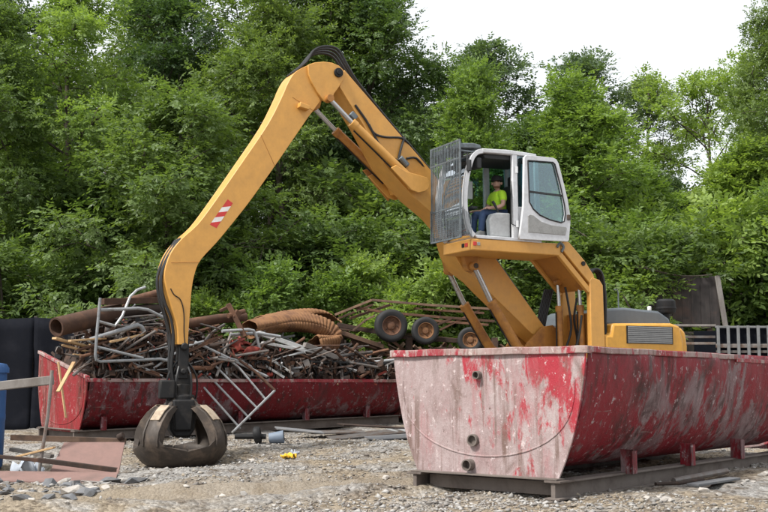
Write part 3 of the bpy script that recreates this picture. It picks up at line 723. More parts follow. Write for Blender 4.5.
# warning chevron print on the stick
A_, B_, C_, D_ = (Vector((x, .2335, z)) for x, z in ((7.555,4.144),(7.464,4.084),(7.742,3.640),(7.859,3.691)))
b = MB()
for i in range(5):
    b.cur = i % 2
    a0, a1 = A_.lerp(D_, i/5), A_.lerp(D_, (i+1)/5); c0, c1 = B_.lerp(C_, i/5), B_.lerp(C_, (i+1)/5)
    sk = (D_-A_)*.12
    b.add([a0+sk*(i > 0), c0-sk*(i > 0)*.6, c1-sk*(i < 4)*.6, a1+sk*(i < 4)], [(0,1,2,3)])
b.build('warning_decal', ['decal_red', 'decal_white'], stick)
b = MB(); b.tube([(8.50,.236,2.60),(8.44,.240,2.50),(8.33,.240,2.42),(8.27,.240,2.2),(8.26,.240,1.9),(8.24,.236,1.72)], .009, 5, smooth=4); P('grease_line', b, 'black_metal', stick, 0)
for k, y in enumerate((-.12,-.05,.03,.10,.16)):
    b = MB(); o_ = .03*math.sin(k*2.3)
    b.tube([(8.33,y,3.44),(8.52+o_*.5,y,3.12),(8.625+o_*.4,y,2.80),(8.585,y,2.45),(8.46-o_,y*1.1,2.10),(8.40,y,1.75),(8.40+o_,y*.6,1.35),(8.35,y*.5,1.05)], .020, 6, smooth=4); P('hose', b, 'hose', stick, 0)
for k, y in enumerate((-.13,-.05,.04,.12)):
    b = MB(); h = .02*k
    b.tube([(6.35,y,6.52),(6.10,y,6.75),(5.95,y,6.93+h),(5.73,y,7.04+h),(5.47,y,7.02+h),(5.27,y,6.80),(5.04,y,6.50),(4.40,y,5.86),(3.62,y,5.12),(3.0,y,4.44),(2.27,y,3.63),(1.3,y,2.5),(1.0,y,2.05)], .024, 6, smooth=5); P('hose', b, 'hose', boom, 0)
for pts in ([(5.20,.28,6.05),(4.989,.29,5.80),(4.826,.30,5.569),(4.581,.29,5.523),(4.248,.29,5.541),(4.02,.24,5.42)],
            [(4.93,.30,5.72),(4.70,.30,5.35),(4.42,.30,5.14),(4.26,.31,5.12)], [(4.186,.28,5.567),(4.27,.30,5.35),(4.32,.30,5.157)], [(4.15,.29,5.17),(3.95,.29,5.20),(3.75,.24,5.05)]):
    b = MB(); b.tube(pts, .022, 6, smooth=4); P('hose', b, 'hose', boom, 0)
b = MB(); b.box((4.22,.30,5.10), (.22,.09,.10), Matrix.Rotation(R(-40), 3, 'Y')); b.tube([(4.30,.33,5.17),(4.16,.33,5.03)], .045, 10); P('valve_block', b, 'guard_steel', boom, .01)
b = MB(); b.box((5.26,.33,5.83), (.14,.08,.10), Matrix.Rotation(R(-40), 3, 'Y')); P('hose_clamp', b, 'guard_steel', boom, .01)
b = MB(); b.prism([(4.66,5.04),(4.48,5.10),(4.02,4.62),(4.12,4.50)], -.50, -.47); P('far_lug_plate', b, 'orange_worn', boom, .006)

# cab lift arms and platform
for y in (.36, 1.20):
    b = MB(); b.prism([(1.36,3.70),(1.22,3.70),(.861,3.37),(.66,3.12),(.60,2.96),(.70,2.90),(.80,2.99),(1.40,3.57)], y-.05, y+.05); arm = P('lift_arm', b, 'orange', bevel=.012)
    b = MB(); b.tube([(.90,y-.07,3.31),(.90,y+.07,3.31)], .045, 12); P('pin', b, 'black_metal', arm, 0)
    b = MB(); b.bar((1.50,y,3.54), (.74,y,2.80), .08, .10); P('tie_bar', b, 'orange', bevel=.01)
    b = MB(); b.prism([(.75,1.4),(.75,3.00),(.70,3.06),(.52,3.02),(.44,2.92),(.42,1.4)], y-.06, y+.055); P('tower_post', b, 'orange', bevel=.012)
b = MB(); b.prism([(1.42,3.46),(1.34,3.50),(.72,2.90),(.78,2.82)], .41, 1.15); P('cross_plate', b, 'orange_worn')
b = MB(); b.box((.62,.78,1.95), (.06,.74,.9)); P('tower_plate', b, 'orange_worn')
for y, x1 in ((.62,1.02), (.96,.78)):
    ram((x1,3.0), (x1-.02,2.55), (x1-.05,1.6), y, .035, .065, name='lift_cylinder')
b = MB(); b.prism([(1.40,3.43),(3.37,3.42),(3.37,3.63),(1.40,3.66)], .27, 1.245); plat = P('cab_platform', b, 'orange', bevel=.02)
b = MB(); b.box((3.375,1.08,3.53), (.012,.09,.07)); P('reflector', b, 'decal_red', plat, .004)
b = MB(); b.box((3.376,.97,3.53), (.012,.08,.07)); P('reflector', b, 'black_metal', plat, .004)
b = MB(); b.box((3.30,1.247,3.54), (.07,.012,.07)); P('reflector', b, 'decal_red', plat, .004)
b = MB(); b.box((3.22,1.247,3.54), (.06,.012,.06)); P('reflector', b, 'cab_grey', plat, .004)
for pts in ([(1.50,1.255,3.58),(1.44,1.27,3.66),(1.36,1.27,3.60),(1.40,1.255,3.50)],):
    b = MB(); b.tube(pts, .025, 6, smooth=4); P('link_pin', b, 'guard_steel', plat, 0)
for k in range(4):
    b = MB(); y = .95+.05*k; b.tube([(.72,y,3.02),(.50,y,3.24),(.32,y,3.14),(.26,y,2.7),(.27,y,2.2),(.28,y,1.9)], .024, 6, smooth=4); P('hose', b, 'hose', mach, 0)
for k in range(6):
    b = MB(); y = .12+.045*k; x = 1.06-.038*k
    b.tube([(x-.05,.2,2.90),(x+.05,.2,2.6),(x+.13,.2,2.32),(x+.16,.15,2.05)], .018, 6, smooth=3); P('hose', b, 'hose', mach, 0)
for pts in ([(.98,.80,2.9),(.9,.8,2.5),(.86,.8,2.1),(.95,.75,1.75)], [(.74,.85,2.7),(.80,.82,2.3),(.72,.8,1.9),(.8,.8,1.7)], [(.95,1.05,1.72),(.9,1.1,2.0),(.84,1.1,2.35)]):
    b = MB(); b.tube(pts, .022, 6, smooth=4); P('hose', b, 'hose', mach, 0)

# cab
CY0, CY1 = .25, 1.25
cab = empty('cab', (0,0,0)); cab.parent = mach
cab_shell = cab
fp = [(3.10,5.24),(3.22,5.20),(3.32,5.10),(3.39,4.92),(3.44,4.72),(3.475,4.50),(3.485,4.30),(3.475,4.10),(3.44,3.92),(3.38,3.76),(3.30,3.68)]
for y in (CY0+.04, CY1-.04):
    b = MB(); pp = spline([Vector((x, 0, z)) for x, z in fp], 3); oo, ii = [], []
    for i in range(len(pp)):
        d_ = (pp[min(i+1, len(pp)-1)]-pp[max(i-1, 0)]).normalized(); nn = Vector((-d_.z, 0, d_.x))
        oo.append((pp[i].x+nn.x*.045, pp[i].z+nn.z*.045)); ii.append((pp[i].x-nn.x*.045, pp[i].z-nn.z*.045))
    b.prism(oo+ii[::-1], y-.038, y+.038)
    P('front_pillar', b, 'cab_paint', cab, .012)
    b = MB(); b.prism([(2.47,3.66),(2.47,5.25),(2.36,5.25),(2.34,3.66)], y-.037, y+.037); P('door_pillar', b, 'cab_paint', cab, .015)
    b = MB(); b.prism([(1.95,3.66),(1.99,5.25),(1.89,5.25),(1.84,3.66)], y-.037, y+.037); P('rear_pillar', b, 'cab_paint', cab, .015)
    b = MB(); b.bar((3.12,y,5.245), (2.5,y,5.275), .085, .075); b.bar((2.51,y,5.275), (1.93,y,5.26), .085, .075); P('roof_rail', b, 'cab_paint', cab, .012)
    b = MB(); b.prism([(2.36,3.66),(2.36,4.28),(1.90,4.28),(1.86,3.66)], y-.028, y+.028); P('side_panel', b, 'cab_paint', cab, .01)
    b = MB(); b.prism([(2.36,4.28),(2.36,5.24),(1.97,5.24),(1.92,4.28)], y-.008, y+.008); P('window_pane', b, 'door_glass', cab, 0)
b = MB(); b.prism([(3.25,3.64),(3.30,3.70),(1.84,3.70),(1.84,3.64)], CY0, CY1); P('cab_floor', b, 'cab_paint', cab, .01)
b = MB(); b.prism([(3.20,5.225),(3.10,5.275),(2.6,5.315),(2.1,5.305),(1.90,5.27),(1.88,5.24),(3.1,5.215)], CY0+.01, CY1-.01); P('roof', b, 'cab_paint', cab, .02)
b = MB(); b.prism([(3.05,5.19),(2.5,5.235),(1.95,5.225),(1.95,5.16),(3.0,5.13)], CY0+.09, CY1-.09); P('headliner', b, 'cab_dark', cab, .01)
b = MB(); b.box((1.90,(CY0+CY1)/2,4.0), (.06,.9,.62)); P('rear_panel', b, 'cab_grey', cab, .01)
b = MB(); b.box((1.915,(CY0+CY1)/2,4.76), (.012,.86,.92)); P('rear_window', b, 'cab_glass', cab, 0)
b = MB(); b.box((2.92,CY0+.04,4.44), (.92,.012,1.48)); P('window_pane', b, 'cab_glass', cab, 0)
b = MB(); vs = []
for x, z in fp: vs += [(x-.01, CY0+.07, z), (x-.01, CY1-.07, z)]
b.add(vs, [(2*i, 2*i+1, 2*i+3, 2*i+2) for i in range(len(fp)-1)]); P('windscreen', b, 'screen_glass', cab, 0)
b = MB(); b.box((3.43,.75,3.98), (.03,.80,.07)); P('windscreen_bar', b, 'cab_dark', cab, .005)
b = MB(); b.box((3.36,.75,5.03), (.03,.80,.05)); P('windscreen_bar', b, 'cab_dark', cab, .005)
# seat, console, controls, notice
b = MB(); b.box((2.42,.72,3.98), (.50,.50,.16)); b.box((2.17,.72,4.40), (.14,.48,.74), Matrix.Rotation(R(-8), 3, 'Y')); b.box((2.09,.72,4.86), (.10,.28,.20)); b.box((2.40,.72,3.80), (.30,.34,.22)); P('seat', b, 'cab_dark', cab, .04)
b = MB(); b.prism([(2.88,3.71),(2.90,4.02),(2.84,4.13),(2.72,4.16),(2.44,4.17),(2.44,3.71)], .98, 1.13); P('console', b, 'console', cab, .03)
b = MB(); b.tube([(2.66,1.05,4.16),(2.68,1.05,4.22),(2.74,1.04,4.33),(2.77,1.03,4.38)], [.018,.018,.028,.026], 8); P('joystick', b, 'cab_dark', cab, 0)
b = MB(); b.tube([(3.05,.62,3.7),(3.02,.62,4.2),(3.05,.62,4.3)], .02, 6); b.box((3.0,.62,4.28), (.12,.34,.05)); P('control_column', b, 'cab_dark', cab, .01)
b = MB(); b.box((2.86,CY0+.055,4.70), (.26,.008,.34)); P('notice_sheet', b, 'paper', cab, .004)
b = MB(); b.tube([(2.46,1.21,4.75),(2.50,1.24,4.4),(2.50,1.24,3.95),(2.42,1.24,3.92)], .012, 6); P('grab_rail', b, 'cab_dark', cab, 0)
b = MB(); b.box((3.16,1.10,5.02), (.10,.22,.20)); P('interior_mirror', b, 'cab_dark', cab, .02)
# open door, folded back
DY = 1.30
ds = [(2.40,3.672),(2.38,3.80),(2.30,4.30),(2.27,5.18),(2.22,5.225),(1.62,5.235),(1.55,5.21),(1.50,5.14),(1.40,4.80),(1.31,4.48),(1.262,4.20),(1.258,4.05),(1.30,3.72),(1.32,3.695)]
dw = [(2.20,5.13),(1.63,5.15),(1.59,5.12),(1.47,4.72),(1.385,4.36),(1.37,4.20),(1.40,4.06),(1.47,4.03),(1.72,4.065),(1.95,4.135),(2.10,4.24),(2.18,4.36)]
door = holed('door', ds, [dw], DY, DY+.045, 'cab_paint', mach, .006)
b = MB(); b.prism(dw, DY+.018, DY+.026); P('window_pane', b, 'door_glass', door, 0)
b = MB(); pp = [Vector((x, DY+.054, z)) for x, z in dw]; pp.append(pp[0]); b.tube(pp, .014, 6, cap=False); P('window_seal', b, 'rubber', door, 0)
b = MB(); b.bar((2.195,DY+.03,4.56), (1.43,DY+.03,4.545), .02, .035); P('window_rail', b, 'cab_dark', door, 0)
b = MB(); b.prism([(2.22,3.80),(2.22,4.10),(2.18,4.13),(2.10,4.12),(1.93,4.02),(1.70,3.97),(1.36,3.955),(1.345,3.93),(1.38,3.80)], DY+.05, DY+.062); P('door_panel', b, 'cab_grey', door, .006)
b = MB(); b.box((1.30,DY+.065,4.14), (.07,.03,.10)); P('door_handle', b, 'dark_iron', door, .006)
for z in (3.95, 4.95):
    b = MB(); b.tube([(2.40,1.28,z-.06),(2.40,1.28,z+.06)], .025, 8); P('hinge', b, 'cab_paint', door, 0)
# front guard
GX = 3.60
guard = MB(); 
for y in (CY0, CY1): guard.bar((GX,y,3.63), (GX,y,5.40), .035, .035, (1,0,0))
for z in (3.64, 4.20, 5.06, 5.385): guard.bar((GX,CY0,z), (GX,CY1,z), .03, .03)
for y in (CY0+.02, CY1-.02):
    for z in (3.72, 5.20): guard.bar((GX,y,z), (3.34 if z < 4 else 3.2,y,z), .03, .03)
gu = guard.build('front_guard', 'guard_steel', mach, bevel=.003)
for i in range(1, 20):
    y = CY0+(CY1-CY0)*i/20
    b = MB(); b.tube([(GX+.012,y,3.63),(GX+.012,y,5.39)], .008, 5); b.build('guard_bar', 'guard_steel', gu)
for i in range(14):
    z = 3.68+.037*i
    b = MB(); b.tube([(GX-.004,CY0,z),(GX-.004,CY1,z)], .005, 4); b.build('guard_bar', 'guard_steel', gu)
for i in range(9):
    x = 3.585-.026*i; zb = 3.66; zt_ = 4.20-.02*i
    b = MB(); b.tube([(x,CY1,zb),(x,CY1,zt_)], .006, 4); b.build('guard_bar', 'guard_steel', gu)
b = MB(); b.prism([(3.60,5.24),(3.60,5.33),(3.30,5.36),(3.16,5.34),(3.14,5.28)], CY0+.05, CY1); P('visor', b, 'guard_steel', gu, .015)
for y in (.45, 1.05):
    b = MB(); b.box((3.50,y,5.17), (.12,.16,.12)); P('work_light', b, 'cab_dark', gu, .02)
b = MB(); b.tube([(3.42,1.22,5.2),(3.46,1.26,5.0),(3.44,1.28,4.8)], .014, 6); b.box((3.43,1.28,4.93), (.05,.10,.20)); P('mirror', b, 'cab_dark', gu, .01)

# ------------------------------------------------------------------ grapple hanging from the stick
GO = Vector((-3.30, 17.52, gz(-3.30, 17.52)-.02))
gp = empty('grapple', GO, R(20)); tag(gp, 'closed orange-peel grapple of worn brown steel resting on the gravel', 'grapple')
b = MB(); b.box((0,0,1.76), (.17,.30,.66)); b.box((.0,0,1.40), (.26,.24,.20)); b.tube([(0,-.24,1.95),(0,.24,1.95)], .06, 12); b.tube([(0,-.20,1.55),(0,.20,1.55)], .05, 12); P('hanger_link', b, 'black_metal', gp, .02)
b = MB(); b.lathe([(.10,1.02),(.22,1.05),(.22,1.16),(.17,1.18),(.17,1.34),(.10,1.36)], 18); P('rotator', b, 'black_metal', gp, .01)
b = MB(); b.prism([(-.23,1.10),(-.20,.62),(-.12,.50),(.12,.50),(.20,.62),(.23,1.10)], -.20, .20); b.prism([(-.18,1.10),(-.14,.60),(.14,.60),(.18,1.10)], -.27, .27); P('head', b, 'black_metal', gp, .03)
b = MB(); b.box((-.26,-.12,1.26), (.24,.22,.30)); P('valve_box', b, 'black_metal', gp, .025)
for k in range(6):
    a = k*1.05; b = MB(); b.tube([(.06*math.cos(a),.06*math.sin(a),1.75),(.22*math.cos(a),.16*math.sin(a)-.05,1.5),(.25*math.cos(a),.2*math.sin(a),1.2),(.18*math.cos(a),.18*math.sin(a),.95)], .017, 6, smooth=4); P('hose', b, 'hose', gp, 0)
b = MB(); b.tube([(-.03,-.215,1.0),(-.04,-.22,.85),(-.05,-.225,.66)], .012, 6); P('yellow_line', b, 'wood_tan', gp, 0)
prof = [(.22,1.00,.12),(.40,.99,.125),(.55,.90,.13),(.68,.76,.14),(.775,.60,.15),(.80,.47,.17),(.785,.38,.26),(.755,.30,.60),(.70,.20,.60),(.60,.09,.55),(.48,.02,.44),(.34,-.02,.33),(.16,-.03,.16),(.03,-.03,.03)]
for k in range(4):
    az = R(45+90*k)
    M = Matrix.Rotation(az, 3, 'Z')
    tn = MB(); vs = []; q = 12
    for i, (r_, z, w) in enumerate(prof):
        ha = min(w/max(r_, .02), R(44.9))
        for j in range(6):                       # outer skin, then the inner skin back
            a = -ha+2*ha*j/5; ro = r_+(.030 if j in (2, 3) and i < 7 else 0); vs.append((ro*math.cos(a), ro*math.sin(a), z))
        ri, zi = max(r_-.075, .01), z+(.03 if i > 6 else -.03)
        for j in range(5, -1, -1):
            a = (-ha+2*ha*j/5)*.97; vs.append((ri*math.cos(a), ri*math.sin(a), zi))
    fs = []
    for i in range(len(prof)-1):
        for j in range(q): fs.append((i*q+j, i*q+(j+1) % q, (i+1)*q+(j+1) % q, (i+1)*q+j))
    fs += [tuple(range(q))[::-1], tuple(range((len(prof)-1)*q, len(prof)*q))]
    tn.add([M @ Vector(p) for p in vs], fs)
    t_o = tn.build('tine', 'grapple_steel', gp, smooth=28)
    for sg in (-1, 1):
        rb = MB(); o1 = [(r_+.012, z) for r_, z, w in prof[1:7]]; i1 = [(r_-.11-.06*math.sin(math.pi*i/5), z-.03) for i, (r_, z, w) in enumerate(prof[1:7])]
        rb.prism(o1+i1[::-1], sg*.118, sg*.150)
        rb.v = [tuple(M @ Vector(p)) for p in rb.v]; rb.build('rib', 'grapple_steel', t_o, bevel=.006)
    lp_ = MB(); lp_.prism([(.80,.30),(.815,.22),(.64,.055),(.60,.06)], -.30, .30); lp_.v = [tuple(M @ Vector(p)) for p in lp_.v]
    wp = MB(); wp.prism([(.43,1.015),(.56,.93),(.70,.79),(.685,.775),(.55,.91),(.43,.99)], -.085, .085); wp.v = [tuple(M @ Vector(p)) for p in wp.v]; wp.build('wear_plate', 'wear_plate', t_o, bevel=.004)
    hc = MB(); hc.tube([M @ Vector((.16,0,1.12)), M @ Vector((.50,0,.80))], .05, 10); hc.tube([M @ Vector((.50,0,.80)), M @ Vector((.66,0,.66))], .03, 10); hc.build('cylinder', 'dark_iron', gp)

# ------------------------------------------------------------------ operator
def skin(name, V, E_, rad, mat, parent, sub=2):
    me = bpy.data.meshes.new(name); me.from_pydata(V, E_, []); me.materials.append(MAT[mat])
    o = bpy.data.objects.new(name, me); link(o, parent)
    o.modifiers.new('skin', 'SKIN'); ly = me.skin_vertices[0] if me.skin_vertices else None
    if ly is None:
        bm = bmesh.new(); bm.from_mesh(me); bm.verts.layers.skin.verify(); bm.to_mesh(me); bm.free(); ly = me.skin_vertices[0]
    for i, r_ in enumerate(rad): ly.data[i].radius = (r_, r_) if not isinstance(r_, tuple) else r_
    ly.data[0].use_root = True
    sb = o.modifiers.new('sub', 'SUBSURF'); sb.levels = sub; sb.render_levels = sub
    me.polygons.foreach_set('use_smooth', [True]*len(me.polygons)); o.modifiers['skin'].use_smooth_shade = True
    return o
seat_w = ORG + Matrix.Rotation(PSI, 3, 'Z') @ Vector((2.40, .70, 3.70))
man = empty('person', seat_w, PSI); tag(man, 'operator in lime shirt, jeans and black cap seated in the raised cab', 'person')
BV = [(0,0,.45),(.0,0,.62),(.02,0,.80),(.03,.0,.915),(.045,.01,.975),(.07,.03,1.03),(.075,.04,1.09),(.07,.04,1.14)]
BE = [(i, i+1) for i in range(7)]; BR = [.125,.12,.13,.075,.052,.066,.085,.078]
def chain(root, pts, rads):
    p = root
    for q, r_ in zip(pts, rads): BV.append(q); BR.append(r_); BE.append((p, len(BV)-1)); p = len(BV)-1
    return p
for sg in (1, -1):
    h = chain(3, [(.03,sg*.17,.865),(.09,sg*.27,.64),(.22,sg*.265,.585),(.35,sg*.25,.565),(.41,sg*.245,.56)], [.062,.046,.040,.028,.034])
    for k in range(4): chain(h, [(.455,sg*.245+(k-1.5)*.020,.567),(.485,sg*.245+(k-1.5)*.021,.552),(.495,sg*.245+(k-1.5)*.021,.532)], [.0095,.009,.008])
    chain(h-1, [(.40,sg*.245-sg*.040,.575),(.435,sg*.245-sg*.055,.565)], [.011,.009])
    a = chain(0, [(.06,sg*.10,.43),(.28,sg*.13,.475),(.46,sg*.14,.48),(.48,sg*.14,.28),(.50,sg*.135,.09),(.60,sg*.14,.045)], [.088,.078,.062,.056,.042,.036])
n0 = len(BV)
BV += [(.128,.105,1.075)]; BR += [.016]; BE += [(6, n0)]      # nose, turned towards the yard
body = skin('body', BV, BE, BR, 'skin', man)
skin('shirt', [(0,0,.47),(0,0,.62),(.02,0,.79),(.03,0,.90),(.03,.17,.872),(.07,.245,.70),(.03,-.17,.872),(.07,-.245,.70)], [(0,1),(1,2),(2,3),(3,4),(4,5),(3,6),(6,7)], [.15,.145,.155,.085,.082,.072,.082,.072], 'hi_vis', man)
JV = [(0,0,.46)]; JE = []; JR = [.145]
for sg in (1, -1):
    p = 0
    for q, r_ in (((.06,sg*.10,.435),.100),((.28,sg*.13,.48),.092),((.46,sg*.14,.485),.078),((.48,sg*.14,.28),.070),((.495,sg*.135,.12),.062)):
        JV.append(q); JR.append(r_); JE.append((p, len(JV)-1)); p = len(JV)-1
skin('jeans', JV, JE, JR, 'denim', man)
for sg in (1, -1):
    b = MB(); b.prism([(.43,.0),(.43,.15),(.55,.15),(.60,.10),(.69,.07),(.71,.0)], sg*.135-.05, sg*.135+.05); b.build('boot', 'boot', man, bevel=.025, seg=3)
Hd = Matrix.Rotation(R(52), 3, 'Z')
b = MB(); b.lathe([(.107,0),(.110,.03),(.100,.07),(.065,.10),(0,.112)], 18, c=(.072,.04,1.125))
br = [Hd @ Vector(p) for p in ((.07,-.075,.012),(.15,-.06,0),(.175,0,.0),(.15,.06,0),(.07,.075,.012),(.07,-.075,.024),(.15,-.06,.012),(.175,0,.014),(.15,.06,.012),(.07,.075,.024))]
b.add([p+Vector((.072,.04,1.115)) for p in br], [(0,1,2,3,4),(9,8,7,6,5),(0,5,6,1),(1,6,7,2),(2,7,8,3),(3,8,9,4)]); b.build('cap', 'cap_cloth', man)
b = MB()
for zz, rr in ((1.0,.05),(1.02,.071),(1.045,.078),(1.065,.080)): pass
b.lathe([(.03,.985),(.054,.992),(.066,1.008),(.068,1.018)], 14, c=(.082,.052,0)); b.build('beard', 'beard', man)
for sg in (-1, 1):
    b = MB(); e = Hd @ Vector((.082, sg*.032, 0)); b.lathe([(0,-.008),(.011,0),(0,.008)], 8, c=Vector((.073,.04,1.10))+e); b.build('eye', 'cap_cloth', man)
    b = MB(); e = Hd @ Vector((-.01, sg*.088, 0)); b.lathe([(.004,-.03),(.016,-.01),(.018,.012),(.006,.028)], 8, c=Vector((.073,.04,1.08))+e); b.build('ear', 'skin', man)

# ------------------------------------------------------------------ scrap heaped in the left container
TH = .657; LA = Vector((math.cos(TH), math.sin(TH), 0)); LB = Vector((-math.sin(TH), math.cos(TH), 0)); LP = Vector((-5.4, 19.6, 0))
def LD(l, b_, z): return LP + LA*l + LB*b_ + Vector((0, 0, z))
TM3 = Matrix.Rotation(TH, 3, 'Z')
def scrap(name, mb, mat, label, cat, group=None, bevel=0, smooth=40):
    o = mb.build(name, mat, None, bevel=bevel, smooth=smooth); return tag(o, label, cat, group)
def tube_item(name, pts, r_, mat, label, cat, n=10, sm=0, hollow=0, group=None):
    m = MB(); m.tube([LD(*p) for p in pts], r_, n, smooth=sm, hollow=hollow); return scrap(name, m, mat, label, cat, group)
def bar_item(name, a, b_, w, h, mat, label, cat, group=None):
    m = MB(); m.bar(LD(*a), LD(*b_), w, h); return scrap(name, m, mat, label, cat, group, bevel=.006)
tube_item('steel_pipe', [(-.52,.30,2.40),(.2,.6,2.58),(.93,.9,2.77)], .18, 'rust', 'thick rusty pipe with open end sticking out of the heap', 'pipe', 22, hollow=.80)
fr = empty('bent_railing', LD(.1,-.1,1.8)); tag(fr, 'bent light grey tubular frame hanging over the dumpster side', 'frame', None)
def fr_part(pts, r_, nm='frame_tube', sm=0):
    m = MB(); m.tube([LD(*p)-fr.location for p in pts], r_, 8, smooth=sm); m.build(nm, 'galv', fr)
fr_part([(.18,.0,2.95),(.15,-.02,2.6),(.12,-.05,2.35),(.08,-.1,1.90),(.10,-.1,1.80),(.18,-.1,1.775),(.7,-.1,1.80),(1.37,-.1,1.84),(1.62,-.1,1.79)], .028)
fr_part([(.12,-.08,2.04),(1.02,-.1,1.85)], .027)
fr_part([(1.21,.3,3.23),(1.02,.25,3.16),(.86,.2,3.02),(.67,.1,2.64),(.53,.1,2.45),(.15,.0,2.52)], .026)
fr_part([(.19,.0,2.73),(.60,.05,2.76),(.98,.1,2.80),(1.2,.12,2.78),(1.66,.2,2.61)], .031)
tube_item('grey_pole', [(.09,.2,2.18),(.99,.1,2.48),(1.06,.1,2.45),(1.12,.1,2.36)], .045, 'galv', 'dull grey pole with crooked end lying across the heap', 'pole')
bar_item('steel_beam', (.47,.6,2.93), (1.98,1.0,3.06), .14, .12, 'rust', 'rusty box beam on top of the heap, left of the stick', 'beam')
tube_item('steel_pipe', [(.93,.8,2.76),(1.5,.9,2.84),(2.09,1.0,2.88)], .11, 'rust_dark', 'dark pipe under the rusty box beam', 'pipe', 14)
tube_item('steel_pipe', [(1.07,.9,2.97),(2.07,1.2,3.26)], .08, 'rust', 'rusty pipe slanting up behind the stick', 'pipe', 12)
tube_item('steel_pipe', [(2.18,.5,2.56),(3.0,.6,2.70),(3.67,.7,2.77)], .10, 'rust', 'reddish pipe lying level behind the upright post', 'pipe', 14, hollow=.8)
up = empty('clamped_post', LD(3.18,.2,2.3)); tag(up, 'rusty upright post with pipe clamp standing on the heap', 'post')
for nm, a, c_, w in (('post', (3.04,.3,2.99), (3.33,.1,2.32), .13), ('clamp', (3.13,.27,2.80), (3.25,.27,2.74), .22), ('clamp_arm', (2.86,.3,2.84), (3.10,.3,2.95), .08)):
    m = MB(); m.bar(LD(*a)-up.location, LD(*c_)-up.location, w, w*.8); m.build(nm, 'rust', up, bevel=.012)
m = MB(); m.tube([LD(3.0,.22,2.74)-up.location, LD(3.42,.3,2.86)-up.location], .05, 10); m.build('clamp_bolt', 'rust', up)
# gate-like grid hanging down the side
gt = empty('tube_gate', LD(3.3,-.36,.5)); tag(gt, 'light tubular gate section leaning down the red dumpster side', 'gate')
for pts in ([(2.29,.05,1.40),(2.99,-.36,.50)], [(2.44,.05,1.58),(3.21,-.36,.68)], [(2.62,.05,1.74),(3.39,-.36,.87)], [(2.70,.05,1.92),(2.92,.03,1.86),(3.12,-.05,1.69),(3.57,-.36,1.05)]):
    m = MB(); m.tube([LD(*p)-gt.location for p in pts], .022, 8); m.build('gate_bar', 'galv', gt)
m = MB(); m.tube([LD(2.79,-.38,.42)-gt.location, LD(3.76,-.38,1.24)-gt.location], .026, 8); m.build('gate_rail', 'galv', gt)
m = MB(); m.tube([LD(3.76,-.38,1.24)-gt.location, LD(3.45,-.1,1.62)-gt.location, LD(2.95,.05,1.98)-gt.location], .028, 8); m.build('gate_bar', 'rust', gt)
# corrugated culvert, crushed and folded
def culvert(name, path, ra, rb, label, a0=0, a1=360, mat='rust_orange', fold=1.0):
    Pp = spline([LD(*p) for p in path], 26); m = MB(); vs, fs = [], []; n = 22; ref = Vector((0,0,1)); S = 0
    for i, p in enumerate(Pp):
        d = (Pp[min(i+1,len(Pp)-1)]-Pp[max(i-1,0)]).normalized(); S += (Pp[i]-Pp[i-1]).length if i else 0
        y = (ref-d*ref.dot(d)).normalized(); ref = y; x = d.cross(y)
        rip = .013*math.sin(S*2*math.pi/.085)
        u = i/len(Pp)
        for k in range(n+1):
            a = R(a0+(a1-a0)*k/n); w = 1+.12*math.sin(3*a+u*9)+.08*math.sin(5*a+u*17)
            vs.append(p+x*math.cos(a)*(ra*w+rip)+y*math.sin(a)*(rb*w+rip))
    for i in range(len(Pp)-1):
        for k in range(n): fs.append((i*(n+1)+k, i*(n+1)+k+1, (i+1)*(n+1)+k+1, (i+1)*(n+1)+k))
    m.add(vs, fs); o = m.build(name, mat, None, smooth=70); tag(o, label, 'culvert')
    s_ = o.modifiers.new('t', 'SOLIDIFY'); s_.thickness = .012; return o
culvert('corrugated_culvert', [(3.86,.8,2.52),(4.5,.9,2.66),(5.1,1.0,2.72),(5.7,1.0,2.66),(6.02,.95,2.50),(6.05,.9,2.32),(5.75,.8,2.22),(5.42,.7,2.20)], .22, .19, 'crushed corrugated rusty culvert curled back on itself')
culvert('corrugated_sheet', [(4.45,1.3,2.72),(5.3,1.35,2.86),(6.0,1.4,2.90),(6.45,1.35,2.70)], .30, .13, 'curled strip of corrugated rusty sheet above the crushed culvert', 20, 175)
bar_item('steel_beam', (3.88,.5,2.43), (5.44,.3,1.97), .15, .09, 'pale_paint', 'broad whitish beam sloping below the culvert', 'beam')
bar_item('steel_beam', (3.92,.4,2.22), (5.25,.3,2.04), .10, .06, 'pale_paint', 'narrow whitish slat under the broad white beam', 'beam')
for a, c_, w, lb in (((3.41,.3,2.02),(4.21,.0,1.50),.10,'pale channel bar sloping to the rim, lower of two'), ((3.71,.3,2.07),(4.43,.0,1.58),.08,'pale channel bar sloping to the rim, upper of two')):
    bar_item('channel_bar', a, c_, w, .05, 'pale_paint', lb, 'bar')
bar_item('steel_beam', (4.90,.3,2.20), (6.04,.2,1.81), .14, .11, 'wood_grey', 'grey-brown beam sloping under the curled culvert end', 'beam')
tube_item('red_pipe', [(3.58,.1,1.50),(3.98,.1,1.57)], .05, 'red_scrap', 'short red pipe at the rim beside the pale channels', 'pipe')
tube_item('bent_pipe', [(2.08,-.02,1.68),(2.50,-.02,1.68),(2.58,.0,1.73),(2.61,.1,2.0)], .045, 'rust', 'elbow of rusty pipe beside the stick end', 'pipe')
tube_item('grey_pole', [(3.04,.2,2.36),(3.7,.2,2.41),(4.23,.2,2.35)], .035, 'galv', 'thin grey rod lying level below the clamped post', 'rod')
tube_item('bent_tube', [(2.8,.1,2.42),(3.40,.1,2.47),(3.53,.1,2.45),(3.61,.1,2.31),(3.69,.1,2.04)], .032, 'galv', 'hooked white tube in front of the clamped post', 'tube')
tube_item('bent_tube', [(2.95,.0,1.87),(3.2,.0,1.82),(3.42,.0,1.72),(3.46,.0,1.66),(3.45,.0,1.53)], .026, 'galv', 'small bent tube just above the gate section', 'tube')
